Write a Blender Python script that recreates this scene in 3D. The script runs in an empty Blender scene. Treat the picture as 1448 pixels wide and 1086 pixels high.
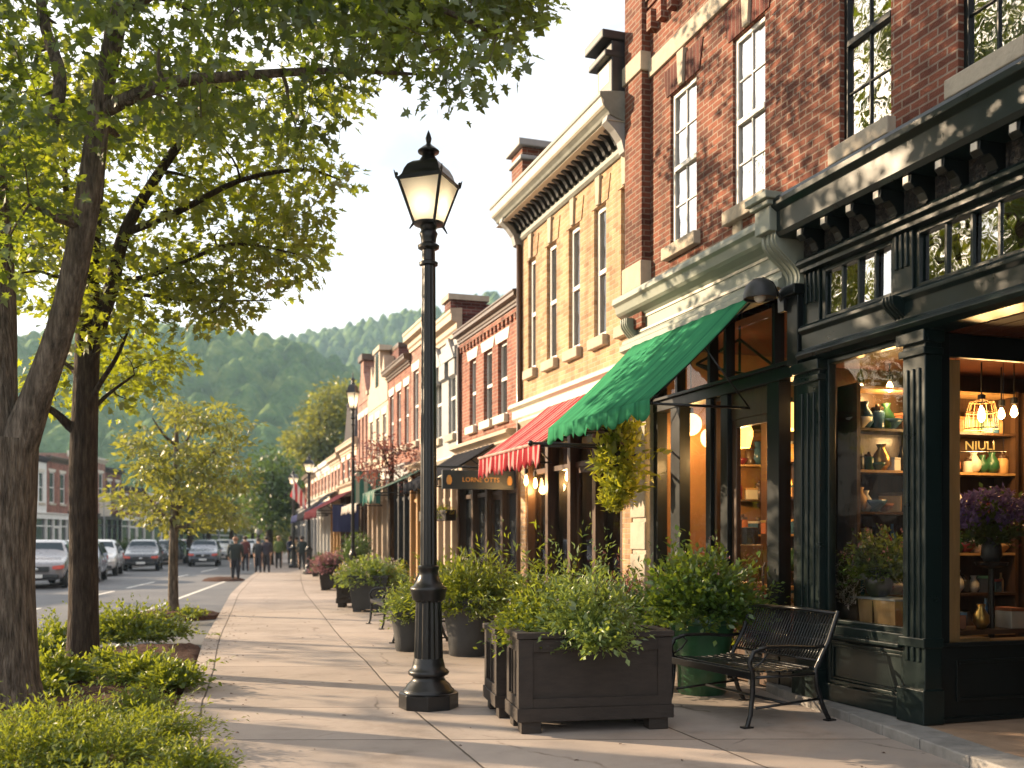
import bpy, bmesh, math, random
import numpy as np
from mathutils import Vector, Matrix, noise
R = math.radians
random.seed(7); rng = np.random.default_rng(11)
C = bpy.context.scene.collection
# ------------------------------------------------------------------ camera model
FPX, EYE, HY = 1420.0, 1.6, 762.0
TH = math.atan(479/1420); CT, ST = math.cos(TH), math.sin(TH)
XF = 5.85                       # plane of the near right-hand facades
def at(px, py, zc):             # point seen at a picture position at a given depth
    xc = (px-724)/FPX*zc
    return Vector((xc*CT+zc*ST, zc*CT-xc*ST, EYE+(HY-py)/FPX*zc))
def gp(px, py, z=0.0):
    return at(px, py, FPX*(EYE-z)/(py-HY))
def fac(px, py, X=XF):
    t = (px-724)/FPX; zc = X/(t*CT+ST)
    return zc*CT-t*zc*ST, EYE+(HY-py)/FPX*zc
def facX(Y):                    # the row of facades bends gently to the right further on
    return XF+0.0007*max(0, Y-19)**2
def facY(px, off=0.0):
    lo, hi = 3.0, 130.0
    for _ in range(50):
        m = (lo+hi)/2; X = facX(m)+off
        zc = X*ST+m*CT; x = 724+FPX*(X*CT-m*ST)/zc
        if x > px: lo = m
        else: hi = m
    return lo
def depth(p): return p[0]*ST+p[1]*CT
def zat(py, p): return EYE+(HY-py)/FPX*depth(p)
# ------------------------------------------------------------------ mesh builder
class MB:
    def __init__(s): s.v=[]; s.f=[]; s.mi=[]; s.cur=0; s.M=None; s.smooth=[]; s.sm=False
    def add(s, vs, fs):
        b=len(s.v)
        for p in vs:
            s.v.append(tuple(s.M@Vector(p)) if s.M else tuple(p))
        for f in fs:
            s.f.append(tuple(i+b for i in f)); s.mi.append(s.cur); s.smooth.append(s.sm)
        return s
    def box(s,x0,x1,y0,y1,z0,z1):
        return s.add([(x0,y0,z0),(x1,y0,z0),(x1,y1,z0),(x0,y1,z0),(x0,y0,z1),(x1,y0,z1),(x1,y1,z1),(x0,y1,z1)],
              [(0,3,2,1),(4,5,6,7),(0,1,5,4),(1,2,6,5),(2,3,7,6),(3,0,4,7)])
    def quad(s,a,b,c,d): return s.add([a,b,c,d],[(0,1,2,3)])
    def extr(s, prof, x0, x1, axis='x'):   # closed profile of (y,z) pushed along x  (or (x,z) along y, (x,y) along z)
        n=len(prof)
        def m(p,t):
            return (t,p[0],p[1]) if axis=='x' else ((p[0],t,p[1]) if axis=='y' else (p[0],p[1],t))
        vs=[m(p,x0) for p in prof]+[m(p,x1) for p in prof]
        fs=[(i,(i+1)%n,n+(i+1)%n,n+i) for i in range(n)]+[tuple(range(n))[::-1],tuple(range(n,2*n))]
        return s.add(vs,fs)
    def lathe(s, prof, n=24, c=(0,0,0), cap=True, ph=0, sx=1, sy=1, flute=0):
        vs=[];fs=[]
        for (r,z) in prof:
            for k in range(n):
                a=2*math.pi*k/n+ph; rr=r*(1-flute*(k%2))
                vs.append((c[0]+rr*sx*math.cos(a),c[1]+rr*sy*math.sin(a),c[2]+z))
        for i in range(len(prof)-1):
            for k in range(n):
                fs.append((i*n+k,i*n+(k+1)%n,(i+1)*n+(k+1)%n,(i+1)*n+k))
        if cap:
            fs.append(tuple(range(n))[::-1]); fs.append(tuple((len(prof)-1)*n+k for k in range(n)))
        return s.add(vs,fs)
    def tube(s, pts, rad, n=8, cap=True):
        pts=[Vector(p) for p in pts]; vs=[];fs=[]
        if not hasattr(rad,'__len__'): rad=[rad]*len(pts)
        up=Vector((0.13,0.31,0.94)); pu=None
        for i,p in enumerate(pts):
            d=(pts[min(i+1,len(pts)-1)]-pts[max(i-1,0)]).normalized()
            u=pu if pu is not None else (up if abs(d.dot(up))<.9 else Vector((1,0,0)))
            u=(u-d*u.dot(d)).normalized(); w=d.cross(u); pu=u
            for k in range(n):
                a=2*math.pi*k/n; vs.append(p+(u*math.cos(a)+w*math.sin(a))*rad[i])
        for i in range(len(pts)-1):
            for k in range(n): fs.append((i*n+k,i*n+(k+1)%n,(i+1)*n+(k+1)%n,(i+1)*n+k))
        if cap:
            fs.append(tuple(range(n))[::-1]); fs.append(tuple((len(pts)-1)*n+k for k in range(n)))
        return s.add(vs,fs)
    def ball(s,c,r,n=12,m=8,sx=1,sy=1,sz=1):
        return s.lathe([(max(1e-4,r*math.sin(math.pi*i/m)),-sz*r*math.cos(math.pi*i/m)) for i in range(m+1)],n,c,False,0,sx,sy)
    def build(s,name,mats,parent=None,smooth=None,bevel=0,bseg=2):
        me=bpy.data.meshes.new(name); me.from_pydata(s.v,[],s.f)
        if not isinstance(mats,(list,tuple)): mats=[mats]
        for m in mats: me.materials.append(m)
        if len(mats)>1: me.polygons.foreach_set('material_index',s.mi)
        me.polygons.foreach_set('use_smooth',s.smooth)
        me.update()
        o=bpy.data.objects.new(name,me); C.objects.link(o)
        if smooth: 
            for p in me.polygons: p.use_smooth=True
            if smooth<180:
                try: me.set_sharp_from_angle(angle=R(smooth))
                except Exception: pass
        if bevel:
            b=o.modifiers.new('edge_bevel','BEVEL'); b.width=bevel; b.segments=bseg; b.limit_method='ANGLE'; b.angle_limit=R(40)
        if parent: o.parent=parent
        return o
def npmesh(name, V, F, mat, parent=None):
    me=bpy.data.meshes.new(name); k=F.shape[1]
    me.vertices.add(len(V)); me.vertices.foreach_set('co',V.astype(np.float32).ravel())
    me.loops.add(F.size); me.loops.foreach_set('vertex_index',F.astype(np.int32).ravel())
    me.polygons.add(len(F)); me.polygons.foreach_set('loop_start',np.arange(0,F.size,k,dtype=np.int32))
    me.update(calc_edges=True); me.validate()
    mats = mat if isinstance(mat,(list,tuple)) else [mat]
    for m in mats: me.materials.append(m)
    o=bpy.data.objects.new(name,me); C.objects.link(o)
    if parent: o.parent=parent
    return o
def tag(o,label=None,cat=None,group=None,kind=None):
    if label: o['label']=label
    if cat: o['category']=cat
    if group: o['group']=group
    if kind: o['kind']=kind
    return o
def thing(name,label,cat,loc=(0,0,0),rz=0,group=None):
    o=bpy.data.objects.new(name,None); C.objects.link(o); o.location=loc; o.rotation_euler=(0,0,rz)
    o.empty_display_size=.2
    return tag(o,label,cat,group)
def copy_tree(o,parent=None):
    c=o.copy(); C.objects.link(c); c.parent=parent
    for ch in list(o.children): copy_tree(ch,c)
    return c
# ------------------------------------------------------------------ materials
MATS={}
def mat_nodes(name):
    m=bpy.data.materials.new(name); m.use_nodes=True; nt=m.node_tree; b=nt.nodes['Principled BSDF']; MATS[name]=m
    return m,nt,b
def N(nt,t,**k):
    n=nt.nodes.new(t)
    for a,v in k.items(): setattr(n,a,v)
    return n
def ramp(nt,stops):
    r=N(nt,'ShaderNodeValToRGB'); e=r.color_ramp.elements
    e[0].position=stops[0][0]; e[0].color=(*stops[0][1],1); e[1].position=stops[-1][0]; e[1].color=(*stops[-1][1],1)
    for p,c in stops[1:-1]:
        q=e.new(p); q.color=(*c,1)
    return r
def sc(c,k): return tuple(min(1,x*k) for x in c)
def P(name,col,rough=.6,metal=0,var=.25,scale=6,bump=.15,bscale=40,spec=.5,col2=None,stretch=(1,1,1),coat=0,dist=.01):
    """painted / stone / wood surface: two-scale colour noise, uneven gloss and a fine bump"""
    m,nt,b=mat_nodes(name)
    tc=N(nt,'ShaderNodeTexCoord'); mp=N(nt,'ShaderNodeMapping'); mp.inputs['Scale'].default_value=stretch
    nt.links.new(tc.outputs['Object'],mp.inputs['Vector'])
    n1=N(nt,'ShaderNodeTexNoise'); n1.inputs['Scale'].default_value=scale; n1.inputs['Detail'].default_value=6; n1.inputs['Roughness'].default_value=.65
    nt.links.new(mp.outputs[0],n1.inputs['Vector'])
    r=ramp(nt,[(.3,sc(col,1-var)),(.5,col),(.72,col2 or sc(col,1+var))])
    nt.links.new(n1.outputs[0],r.inputs[0]); nt.links.new(r.outputs[0],b.inputs['Base Color'])
    mr=N(nt,'ShaderNodeMapRange'); mr.inputs['To Min'].default_value=max(.03,rough-.12); mr.inputs['To Max'].default_value=min(1,rough+.15)
    nt.links.new(n1.outputs[0],mr.inputs['Value']); nt.links.new(mr.outputs[0],b.inputs['Roughness'])
    b.inputs['Metallic'].default_value=metal; b.inputs['Specular IOR Level'].default_value=spec
    if coat: b.inputs['Coat Weight'].default_value=coat; b.inputs['Coat Roughness'].default_value=.12
    if bump:
        n2=N(nt,'ShaderNodeTexNoise'); n2.inputs['Scale'].default_value=bscale; n2.inputs['Detail'].default_value=4
        nt.links.new(mp.outputs[0],n2.inputs['Vector'])
        bp=N(nt,'ShaderNodeBump'); bp.inputs['Strength'].default_value=bump; bp.inputs['Distance'].default_value=dist
        nt.links.new(n2.outputs[0],bp.inputs['Height']); nt.links.new(bp.outputs[0],b.inputs['Normal'])
    return m
def brick(name,c1,c2,mortar,bw=.21,bh=.07,ms=.01,stain=.35,dark=(.03,.02,.015)):
    m,nt,b=mat_nodes(name)
    tc=N(nt,'ShaderNodeTexCoord'); sp=N(nt,'ShaderNodeSeparateXYZ'); nt.links.new(tc.outputs['Object'],sp.inputs[0])
    ad=N(nt,'ShaderNodeMath',operation='ADD'); nt.links.new(sp.outputs[0],ad.inputs[0]); nt.links.new(sp.outputs[1],ad.inputs[1])
    cb=N(nt,'ShaderNodeCombineXYZ'); nt.links.new(ad.outputs[0],cb.inputs[0]); nt.links.new(sp.outputs[2],cb.inputs[1])
    wob=N(nt,'ShaderNodeTexNoise'); wob.inputs['Scale'].default_value=9; nt.links.new(tc.outputs['Object'],wob.inputs['Vector'])
    ws=N(nt,'ShaderNodeVectorMath',operation='SCALE'); ws.inputs['Scale'].default_value=.012; nt.links.new(wob.outputs[1],ws.inputs[0])
    wa=N(nt,'ShaderNodeVectorMath',operation='ADD'); nt.links.new(cb.outputs[0],wa.inputs[0]); nt.links.new(ws.outputs[0],wa.inputs[1])
    bt=N(nt,'ShaderNodeTexBrick'); nt.links.new(wa.outputs[0],bt.inputs['Vector'])
    bt.inputs['Scale'].default_value=1; bt.inputs['Brick Width'].default_value=bw; bt.inputs['Row Height'].default_value=bh
    bt.inputs['Mortar Size'].default_value=ms; bt.inputs['Mortar Smooth'].default_value=.3; bt.inputs['Bias'].default_value=0
    bt.inputs['Color1'].default_value=(*c1,1); bt.inputs['Color2'].default_value=(*c2,1); bt.inputs['Mortar'].default_value=(*mortar,1)
    n1=N(nt,'ShaderNodeTexNoise'); n1.inputs['Scale'].default_value=1.3; n1.inputs['Detail'].default_value=8; n1.inputs['Roughness'].default_value=.7
    nt.links.new(tc.outputs['Object'],n1.inputs['Vector'])
    r=ramp(nt,[(.35,(1-stain,)*3),(.55,(1,1,1)),(.75,(1.0,1.0,1.0))]); nt.links.new(n1.outputs[0],r.inputs[0])
    mx=N(nt,'ShaderNodeMix',data_type='RGBA',blend_type='MULTIPLY'); mx.inputs[0].default_value=1
    nt.links.new(bt.outputs['Color'],mx.inputs[6]); nt.links.new(r.outputs[0],mx.inputs[7])
    # rain streaks running down the wall
    mp=N(nt,'ShaderNodeMapping'); mp.inputs['Scale'].default_value=(2.2,2.2,.16); nt.links.new(tc.outputs['Object'],mp.inputs[0])
    ns=N(nt,'ShaderNodeTexNoise'); ns.inputs['Scale'].default_value=1.4; ns.inputs['Detail'].default_value=6; nt.links.new(mp.outputs[0],ns.inputs['Vector'])
    rs=ramp(nt,[(.33,(.62,.6,.6)),(.5,(1,1,1)),(.7,(1.08,1.06,1.04))]); nt.links.new(ns.outputs[0],rs.inputs[0])
    mm=N(nt,'ShaderNodeMix',data_type='RGBA',blend_type='MULTIPLY'); mm.inputs[0].default_value=.8; nt.links.new(mx.outputs[2],mm.inputs[6]); nt.links.new(rs.outputs[0],mm.inputs[7]); mx=mm
    # single odd bricks, darker
    n3=N(nt,'ShaderNodeTexBrick'); n3.inputs['Scale'].default_value=1; n3.inputs['Brick Width'].default_value=bw; n3.inputs['Row Height'].default_value=bh
    n3.inputs['Mortar Size'].default_value=0; n3.inputs['Bias'].default_value=-.55
    n3.inputs['Color1'].default_value=(1,1,1,1); n3.inputs['Color2'].default_value=(.4,.36,.36,1); n3.inputs['Mortar'].default_value=(1,1,1,1)
    nt.links.new(wa.outputs[0],n3.inputs['Vector'])
    m2=N(nt,'ShaderNodeMix',data_type='RGBA',blend_type='MULTIPLY'); m2.inputs[0].default_value=.9
    nt.links.new(mx.outputs[2],m2.inputs[6]); nt.links.new(n3.outputs['Color'],m2.inputs[7])
    nt.links.new(m2.outputs[2],b.inputs['Base Color']); b.inputs['Roughness'].default_value=.85; b.inputs['Specular IOR Level'].default_value=.25
    n2=N(nt,'ShaderNodeTexNoise'); n2.inputs['Scale'].default_value=60; nt.links.new(tc.outputs['Object'],n2.inputs['Vector'])
    s1=N(nt,'ShaderNodeMath',operation='MULTIPLY_ADD'); s1.inputs[1].default_value=-1.2; nt.links.new(bt.outputs['Fac'],s1.inputs[0]); nt.links.new(n2.outputs[0],s1.inputs[2])
    bp=N(nt,'ShaderNodeBump'); bp.inputs['Strength'].default_value=.7; bp.inputs['Distance'].default_value=.012
    nt.links.new(s1.outputs[0],bp.inputs['Height']); nt.links.new(bp.outputs[0],b.inputs['Normal'])
    return m
def leafmat(name,dark,light,trans,tw=.45,gloss=.08):
    m=bpy.data.materials.new(name); m.use_nodes=True; nt=m.node_tree; nt.nodes.clear(); MATS[name]=m
    g=N(nt,'ShaderNodeNewGeometry'); r=ramp(nt,[(0,dark),(.6,tuple((a+b)/2 for a,b in zip(dark,light))),(1,light)]); nt.links.new(g.outputs['Random Per Island'],r.inputs[0])
    d=N(nt,'ShaderNodeBsdfDiffuse'); nt.links.new(r.outputs[0],d.inputs[0])
    t=N(nt,'ShaderNodeBsdfTranslucent'); r2=ramp(nt,[(0,sc(trans,.6)),(1,trans)]); nt.links.new(g.outputs['Random Per Island'],r2.inputs[0]); nt.links.new(r2.outputs[0],t.inputs[0])
    mx=N(nt,'ShaderNodeMixShader'); mx.inputs[0].default_value=tw; nt.links.new(d.outputs[0],mx.inputs[1]); nt.links.new(t.outputs[0],mx.inputs[2])
    gl=N(nt,'ShaderNodeBsdfGlossy'); gl.inputs['Roughness'].default_value=.45; gl.inputs[0].default_value=(.8,.8,.8,1)
    m2=N(nt,'ShaderNodeMixShader'); m2.inputs[0].default_value=gloss; nt.links.new(mx.outputs[0],m2.inputs[1]); nt.links.new(gl.outputs[0],m2.inputs[2])
    o=N(nt,'ShaderNodeOutputMaterial'); nt.links.new(m2.outputs[0],o.inputs[0]); return m
def glass(name,tint=(.93,.95,.94),ior=1.55,mul=1.0,rough=.015,wave=.02):
    m=bpy.data.materials.new(name); m.use_nodes=True; nt=m.node_tree; nt.nodes.clear(); MATS[name]=m
    fr=N(nt,'ShaderNodeFresnel'); fr.inputs[0].default_value=ior
    ml=N(nt,'ShaderNodeMath',operation='MULTIPLY',use_clamp=True); ml.inputs[1].default_value=mul; nt.links.new(fr.outputs[0],ml.inputs[0])
    tr=N(nt,'ShaderNodeBsdfTransparent'); tr.inputs[0].default_value=(*tint,1)
    gl=N(nt,'ShaderNodeBsdfGlossy'); gl.inputs['Roughness'].default_value=rough
    if wave:
        tc=N(nt,'ShaderNodeTexCoord'); n=N(nt,'ShaderNodeTexNoise'); n.inputs['Scale'].default_value=2.2; nt.links.new(tc.outputs['Object'],n.inputs['Vector'])
        bp=N(nt,'ShaderNodeBump'); bp.inputs['Strength'].default_value=wave; bp.inputs['Distance'].default_value=.3; nt.links.new(n.outputs[0],bp.inputs['Height']); nt.links.new(bp.outputs[0],gl.inputs['Normal'])
    mx=N(nt,'ShaderNodeMixShader'); nt.links.new(ml.outputs[0],mx.inputs[0]); nt.links.new(tr.outputs[0],mx.inputs[1]); nt.links.new(gl.outputs[0],mx.inputs[2])
    o=N(nt,'ShaderNodeOutputMaterial'); nt.links.new(mx.outputs[0],o.inputs[0]); return m
def emit(name,col,s):
    m=bpy.data.materials.new(name); m.use_nodes=True; b=m.node_tree.nodes['Principled BSDF']; MATS[name]=m
    b.inputs['Base Color'].default_value=(*sc(col,.8),1); b.inputs['Emission Color'].default_value=(*col,1); b.inputs['Emission Strength'].default_value=s
    return m
M_iron=P('black_iron',(.007,.007,.008),.36,0,.4,14,.12,60,.4,coat=.15)
M_green=P('dark_green_paint',(.005,.012,.0115),.3,0,.2,5,.03,45,.3,coat=.1)
M_greend=P('black_green_paint',(.004,.0065,.0065),.38,0,.25,5,.04,45,.28,coat=.05)
M_pale=P('pale_sage_paint',(.23,.255,.215),.5,0,.1,3,.1,30)
M_cream=P('cream_paint',(.62,.57,.48),.55,0,.12,4,.1,30)
M_white=P('white_paint',(.72,.7,.66),.5,0,.08,4,.08,30)
M_grey=P('grey_paint',(.3,.3,.3),.55,0,.15,4,.15,30)
M_stone=P('limestone',(.42,.36,.28),.85,0,.18,5,.4,35)
M_kerb=P('kerb_stone',(.24,.225,.21),.8,0,.3,5,.5,40)
M_dkpaint=P('charcoal_paint',(.025,.026,.028),.45,0,.3,6,.1,30)
M_brown=P('brown_wood',(.07,.036,.018),.4,0,.4,5,.2,20,stretch=(6,6,.6),coat=.2)
M_lwood=P('light_wood',(.46,.27,.11),.5,0,.2,4,.2,20,stretch=(5,5,.5))
M_soffit=P('soffit_wood',(.08,.026,.011),.6,0,.35,5,.2,20,.15,stretch=(6,.6,6))
M_plant=P('planter_wood',(.033,.025,.021),.68,0,.35,7,.35,26,.35,stretch=(1,1,3))
M_gpot=P('green_glazed_pot',(.025,.1,.042),.35,0,.3,5,.1,30,.5,coat=.2)
M_dpot=P('charcoal_pot',(.035,.036,.038),.6,0,.25,6,.2,30)
M_soil=P('potting_soil',(.03,.018,.011),.95,0,.5,30,.9,60)
M_mulch=P('bark_mulch',(.085,.038,.024),.95,0,.6,26,1,70,.2,col2=(.17,.085,.055),dist=.04)
M_bark=P('grey_bark',(.125,.1,.078),.95,0,.75,7,1,13,.15,col2=(.27,.22,.175),stretch=(3.2,3.2,.55),dist=.05)
M_bark2=P('brown_bark',(.05,.036,.027),.95,0,.7,8,1,14,.15,col2=(.1,.075,.055),stretch=(3,3,.5),dist=.04)
M_corn=P('grey_green_cornice',(.2,.205,.18),.55,0,.25,5,.2,30)
M_tan=P('tan_paint',(.42,.32,.23),.6,0,.18,4,.2,30)
M_roof=P('dark_roof',(.06,.055,.06),.85,0,.3,3,.3,30)
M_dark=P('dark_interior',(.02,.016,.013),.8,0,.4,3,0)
M_amber=P('amber_wall',(.24,.115,.04),.8,0,.3,1.5,.1,20)
M_curtain=P('curtain_cloth',(.55,.52,.47),.9,0,.15,3,.3,10,stretch=(14,14,.3))
M_chrome=P('steel',(.5,.5,.5),.25,1,.1,5,0)
M_rub=P('tyre_rubber',(.015,.015,.016),.8,0,.2,9,.1)
M_plate=P('plate_white',(.7,.7,.68),.5,0,.05,9,0)
G_shop=glass('shop_glass',mul=.9); G_up=glass('upper_window_glass',(.8,.84,.85),ior=1.9,mul=4.2,wave=.05)
G_lamp=leafmat('frosted_lantern_glass',(.75,.7,.6),(.75,.7,.6),(.95,.85,.7),.75,.12)
G_tran=glass('transom_glass',(.6,.62,.6),ior=1.9,mul=5,wave=.04)
def opaque_glass(name,col,ior=2.0):
    m,nt,b=mat_nodes(name); b.inputs['Base Color'].default_value=(*col,1); b.inputs['Roughness'].default_value=.05; b.inputs['IOR'].default_value=ior
    tc=N(nt,'ShaderNodeTexCoord'); n=N(nt,'ShaderNodeTexNoise'); n.inputs['Scale'].default_value=1.6; nt.links.new(tc.outputs['Object'],n.inputs['Vector'])
    bp=N(nt,'ShaderNodeBump'); bp.inputs['Strength'].default_value=.06; bp.inputs['Distance'].default_value=.3; nt.links.new(n.outputs[0],bp.inputs['Height']); nt.links.new(bp.outputs[0],b.inputs['Normal'])
    return m
G_far=opaque_glass('far_window_glass',(.035,.04,.045)); G_car=opaque_glass('car_glass',(.02,.035,.045),1.45)
E_bulb=emit('warm_bulb',(1,.55,.18),14); E_shade=emit('amber_shade',(1,.5,.1),1.5); E_globe=emit('globe_shade',(1,.6,.22),1.8); E_street=emit('street_bulb',(1,.85,.6),9)
B_red=brick('red_brick',(.25,.085,.05),(.16,.055,.036),(.3,.22,.17))
B_red2=brick('soft_red_brick',(.34,.13,.085),(.27,.095,.065),(.36,.25,.2),stain=.25)
B_yel=brick('buff_brick',(.52,.335,.19),(.44,.275,.15),(.5,.38,.27),stain=.2)
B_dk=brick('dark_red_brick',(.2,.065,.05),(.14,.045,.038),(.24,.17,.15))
B_pink=brick('pink_brick',(.42,.22,.17),(.36,.18,.14),(.4,.3,.25),stain=.2)
B_sold=brick('soldier_brick',(.17,.05,.036),(.11,.034,.026),(.2,.13,.1),.08,.44,.009)
L_maple=leafmat('maple_leaves',(.012,.04,.006),(.045,.105,.014),(.33,.43,.02),.48)
L_maple2=leafmat('sunny_maple_leaves',(.025,.055,.007),(.08,.13,.016),(.5,.56,.022),.5)
L_young=leafmat('young_tree_leaves',(.05,.08,.012),(.11,.15,.025),(.42,.42,.05),.45)
L_dark=leafmat('dark_tree_leaves',(.018,.05,.01),(.05,.1,.018),(.16,.26,.03),.35)
L_shrub=leafmat('shrub_leaves',(.035,.085,.01),(.13,.2,.022),(.45,.5,.03),.42,.06)
L_cool=leafmat('planter_leaves',(.04,.09,.022),(.2,.3,.075),(.5,.6,.08),.38,.08)
L_deep=leafmat('deep_green_leaves',(.02,.06,.01),(.1,.2,.022),(.42,.55,.035),.35,.08)
L_ivy=leafmat('ivy_leaves',(.14,.2,.012),(.38,.43,.03),(.7,.68,.04),.45)
L_red=leafmat('red_leaves',(.1,.025,.025),(.22,.07,.06),(.36,.12,.08),.35)
L_mauve=leafmat('mauve_blooms',(.2,.08,.1),(.4,.2,.2),(.4,.2,.2),.35)
L_white=leafmat('pale_blooms',(.5,.4,.36),(.7,.6,.55),(.6,.5,.4),.3)
L_purple=leafmat('purple_blooms',(.06,.03,.16),(.25,.16,.42),(.2,.12,.3),.3)
L_yellow=leafmat('yellow_blooms',(.5,.32,.02),(.75,.52,.05),(.7,.5,.05),.35)
L_pink=leafmat('pink_blooms',(.5,.16,.14),(.7,.3,.26),(.6,.3,.2),.3)
# ------------------------------------------------------------------ foliage
T_kite=(np.array([(0,0,0),(.42,.26,.05),(1,0,0),(.42,-.26,.05)]),np.array([(0,1,2),(0,2,3)]))
T_long=(np.array([(0,0,0),(.45,.15,.05),(1,0,-.12),(.45,-.15,.05)]),np.array([(0,1,2),(0,2,3)]))
_mp=[(0,0),(.12,.2),(-.04,.48),(.28,.24),(.46,.64),(.52,.2),(.68,.24),(1.02,0),(.68,-.24),(.52,-.2),(.46,-.64),(.28,-.24),(-.04,-.48),(.12,-.2)]
T_maple=(np.array([(.35,0,-.04)]+[(a,b,.12*abs(b)-.08*a) for a,b in _mp]),np.array([(0,i+1,(i+1)%14+1) for i in range(14)]))
def leaves(pos,dirs,size,tmpl,roll=None):
    """every leaf a small faceted blade: template copied to each position"""
    n=len(pos); tv,tf=tmpl; d=dirs/np.maximum(1e-6,np.linalg.norm(dirs,axis=1,keepdims=True))
    up=np.tile(np.array([[0,0,1.]]),(n,1))+rng.normal(0,.55 if roll is None else roll,(n,3))
    s=np.cross(up,d); s/=np.maximum(1e-6,np.linalg.norm(s,axis=1,keepdims=True)); u=np.cross(d,s)
    sz=np.asarray(size).reshape(-1,1,1) if hasattr(size,'__len__') else size
    V=pos[:,None,:]+sz*(tv[None,:,0:1]*d[:,None,:]+tv[None,:,1:2]*s[:,None,:]+tv[None,:,2:3]*u[:,None,:])
    F=(tf[None]+ (np.arange(n)*len(tv))[:,None,None]).reshape(-1,3)
    return V.reshape(-1,3),F
def join(parts):
    Vs=[];Fs=[];b=0
    for V,F in parts: Vs.append(V);Fs.append(F+b);b+=len(V)
    return np.concatenate(Vs),np.concatenate(Fs)
def unit(n):
    v=rng.normal(0,1,(n,3)); return v/np.linalg.norm(v,axis=1,keepdims=True)
def bush(rx,ry,rz,nst,lps,size,tmpl=T_kite,droop=.25,low=-.1,core=.25,spike=0.0):
    """leafy stems fanning out of the middle of the plant; leaf pairs along each stem"""
    a=rng.uniform(0,2*np.pi,nst); h=rng.uniform(low,1,nst); q=np.sqrt(np.maximum(0,1-h*h))
    ln=rng.uniform(.6,1.08,nst)*(1+spike*(rng.random(nst)<.12)); ss=np.repeat(rng.uniform(.65,1.3,nst),lps)
    lump=1+.16*np.sin(3*a+rng.uniform(0,6))*q+.1*np.sin(5*a+4*h)
    tip=np.stack([np.cos(a)*q*rx*lump,np.sin(a)*q*ry*lump,h*rz],1)*ln[:,None]
    base=np.stack([tip[:,0]*.18,tip[:,1]*.18,np.full(nst,low*rz)],1)
    t=np.linspace(core,1,lps)[None,:,None]
    p=base[:,None,:]*(1-t)+tip[:,None,:]*t; p[:,:,2]+=(np.sin(t[:,:,0]*np.pi)*.12*rz)-droop*rz*.4*np.maximum(0,t[:,:,0]-.6)*(1-np.abs(h))[:,None]
    dd=(tip-base)[:,None,:]*np.ones((1,lps,1)); dd/=np.linalg.norm(dd,axis=2,keepdims=True)
    p=p.reshape(-1,3)+rng.normal(0,size*.25,(nst*lps,3)); d=dd.reshape(-1,3)+unit(nst*lps)*.75; d[:,2]-=droop*.5
    return leaves(p,d,rng.uniform(.55,1.15,nst*lps)*ss*size,tmpl)
def inpoly(x,y,poly):
    c=False;n=len(poly)
    for i in range(n):
        x1,y1=poly[i];x2,y2=poly[i-1]
        if (y1>y)!=(y2>y) and x<(x2-x1)*(y-y1)/(y2-y1)+x1: c=not c
    return c
def make_tree(root,stems,clusters,leafm,barkm,lsize,per,spread,tmpl,twig=.012,trunk_n=12,flat=.55,origin=None,maxr=.06):
    """woody frame: given stems, then every leaf spray is tied to the nearest wood; crown: all the leaf blades"""
    O=Vector(origin) if origin is not None else Vector((0,0,0))
    mb=MB(); mb.sm=True; nodes=[]
    for pts,rad in stems:
        # smooth the stem
        P_=[Vector(p)-O for p in pts]; Q=[];RR=[]
        for i in range(len(P_)-1):
            p0=P_[max(i-1,0)];p1=P_[i];p2=P_[i+1];p3=P_[min(i+2,len(P_)-1)]
            for s in range(4):
                t=s/4; Q.append(.5*((2*p1)+(p2-p0)*t+(2*p0-5*p1+4*p2-p3)*t*t+(3*p1-p0-3*p2+p3)*t**3)); RR.append(rad[i]*(1-t)+rad[i+1]*t)
        Q.append(P_[-1]);RR.append(rad[-1]); mb.tube(Q,RR,trunk_n)
        for q,r in zip(Q,RR): nodes.append((q,r))
    nodes=[n for n in nodes if n[1]<.9*max(n[1] for n in nodes)] or nodes
    cl=[Vector(c)-O for c in clusters]
    ctr=nodes[0][0]
    cl.sort(key=lambda c:min((c-n[0]).length for n in nodes[::2]))
    pn=np.array([list(n[0]) for n in nodes]); pr=[n[1] for n in nodes]
    lp=[];ld=[];ls=[]
    for c in cl:
        dd=np.linalg.norm(pn-np.array(c),axis=1)+np.maximum(0,pn[:,2]-c.z)*.4; k=int(dd.argmin()); a=Vector(pn[k]); L=(c-a).length
        r0=min(maxr,max(twig*.7,pr[k]*.55,twig*(.5+L*.6)))if L>1e-3 else twig
        r0=min(r0,pr[k]*.9)
        mid=(a+c)/2+Vector(unit(1)[0])*L*.1+Vector((0,0,.06*L))
        q1=a.lerp(mid,.5)+Vector(unit(1)[0])*L*.04; q2=mid.lerp(c,.5)
        rr=[r0,r0*.85,r0*.7,r0*.55,max(.003,r0*.35)]
        mb.tube([a,q1,mid,q2,c],rr,5,False)
        pn=np.vstack([pn,[list(q1),list(mid),list(q2),list(c)]]); pr+=[rr[1],rr[2],rr[3],max(.006,rr[4])]
        n=int(per*random.uniform(.6,1.35)); off=unit(n)*spread*rng.uniform(.1,1,(n,1))**.6; off[:,2]*=flat
        out=np.array(c-a)[None]/max(L,1e-3)
        lp.append(np.array(c)[None]+off); dl=off/spread+out*.4+unit(n)*.5; dl[:,2]-=.35; ld.append(dl); ls.append(rng.uniform(.55,1.15,n)*lsize)
    mb.build('trunk',barkm,root,smooth=180)
    V,F=leaves(np.concatenate(lp),np.concatenate(ld),np.concatenate(ls),tmpl)
    return npmesh('crown',V,F,leafm,root)
CLOUD=(6.5,6.25,6.0); SKYS=.1; EXPO=1.42; HAZE=.0003
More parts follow.
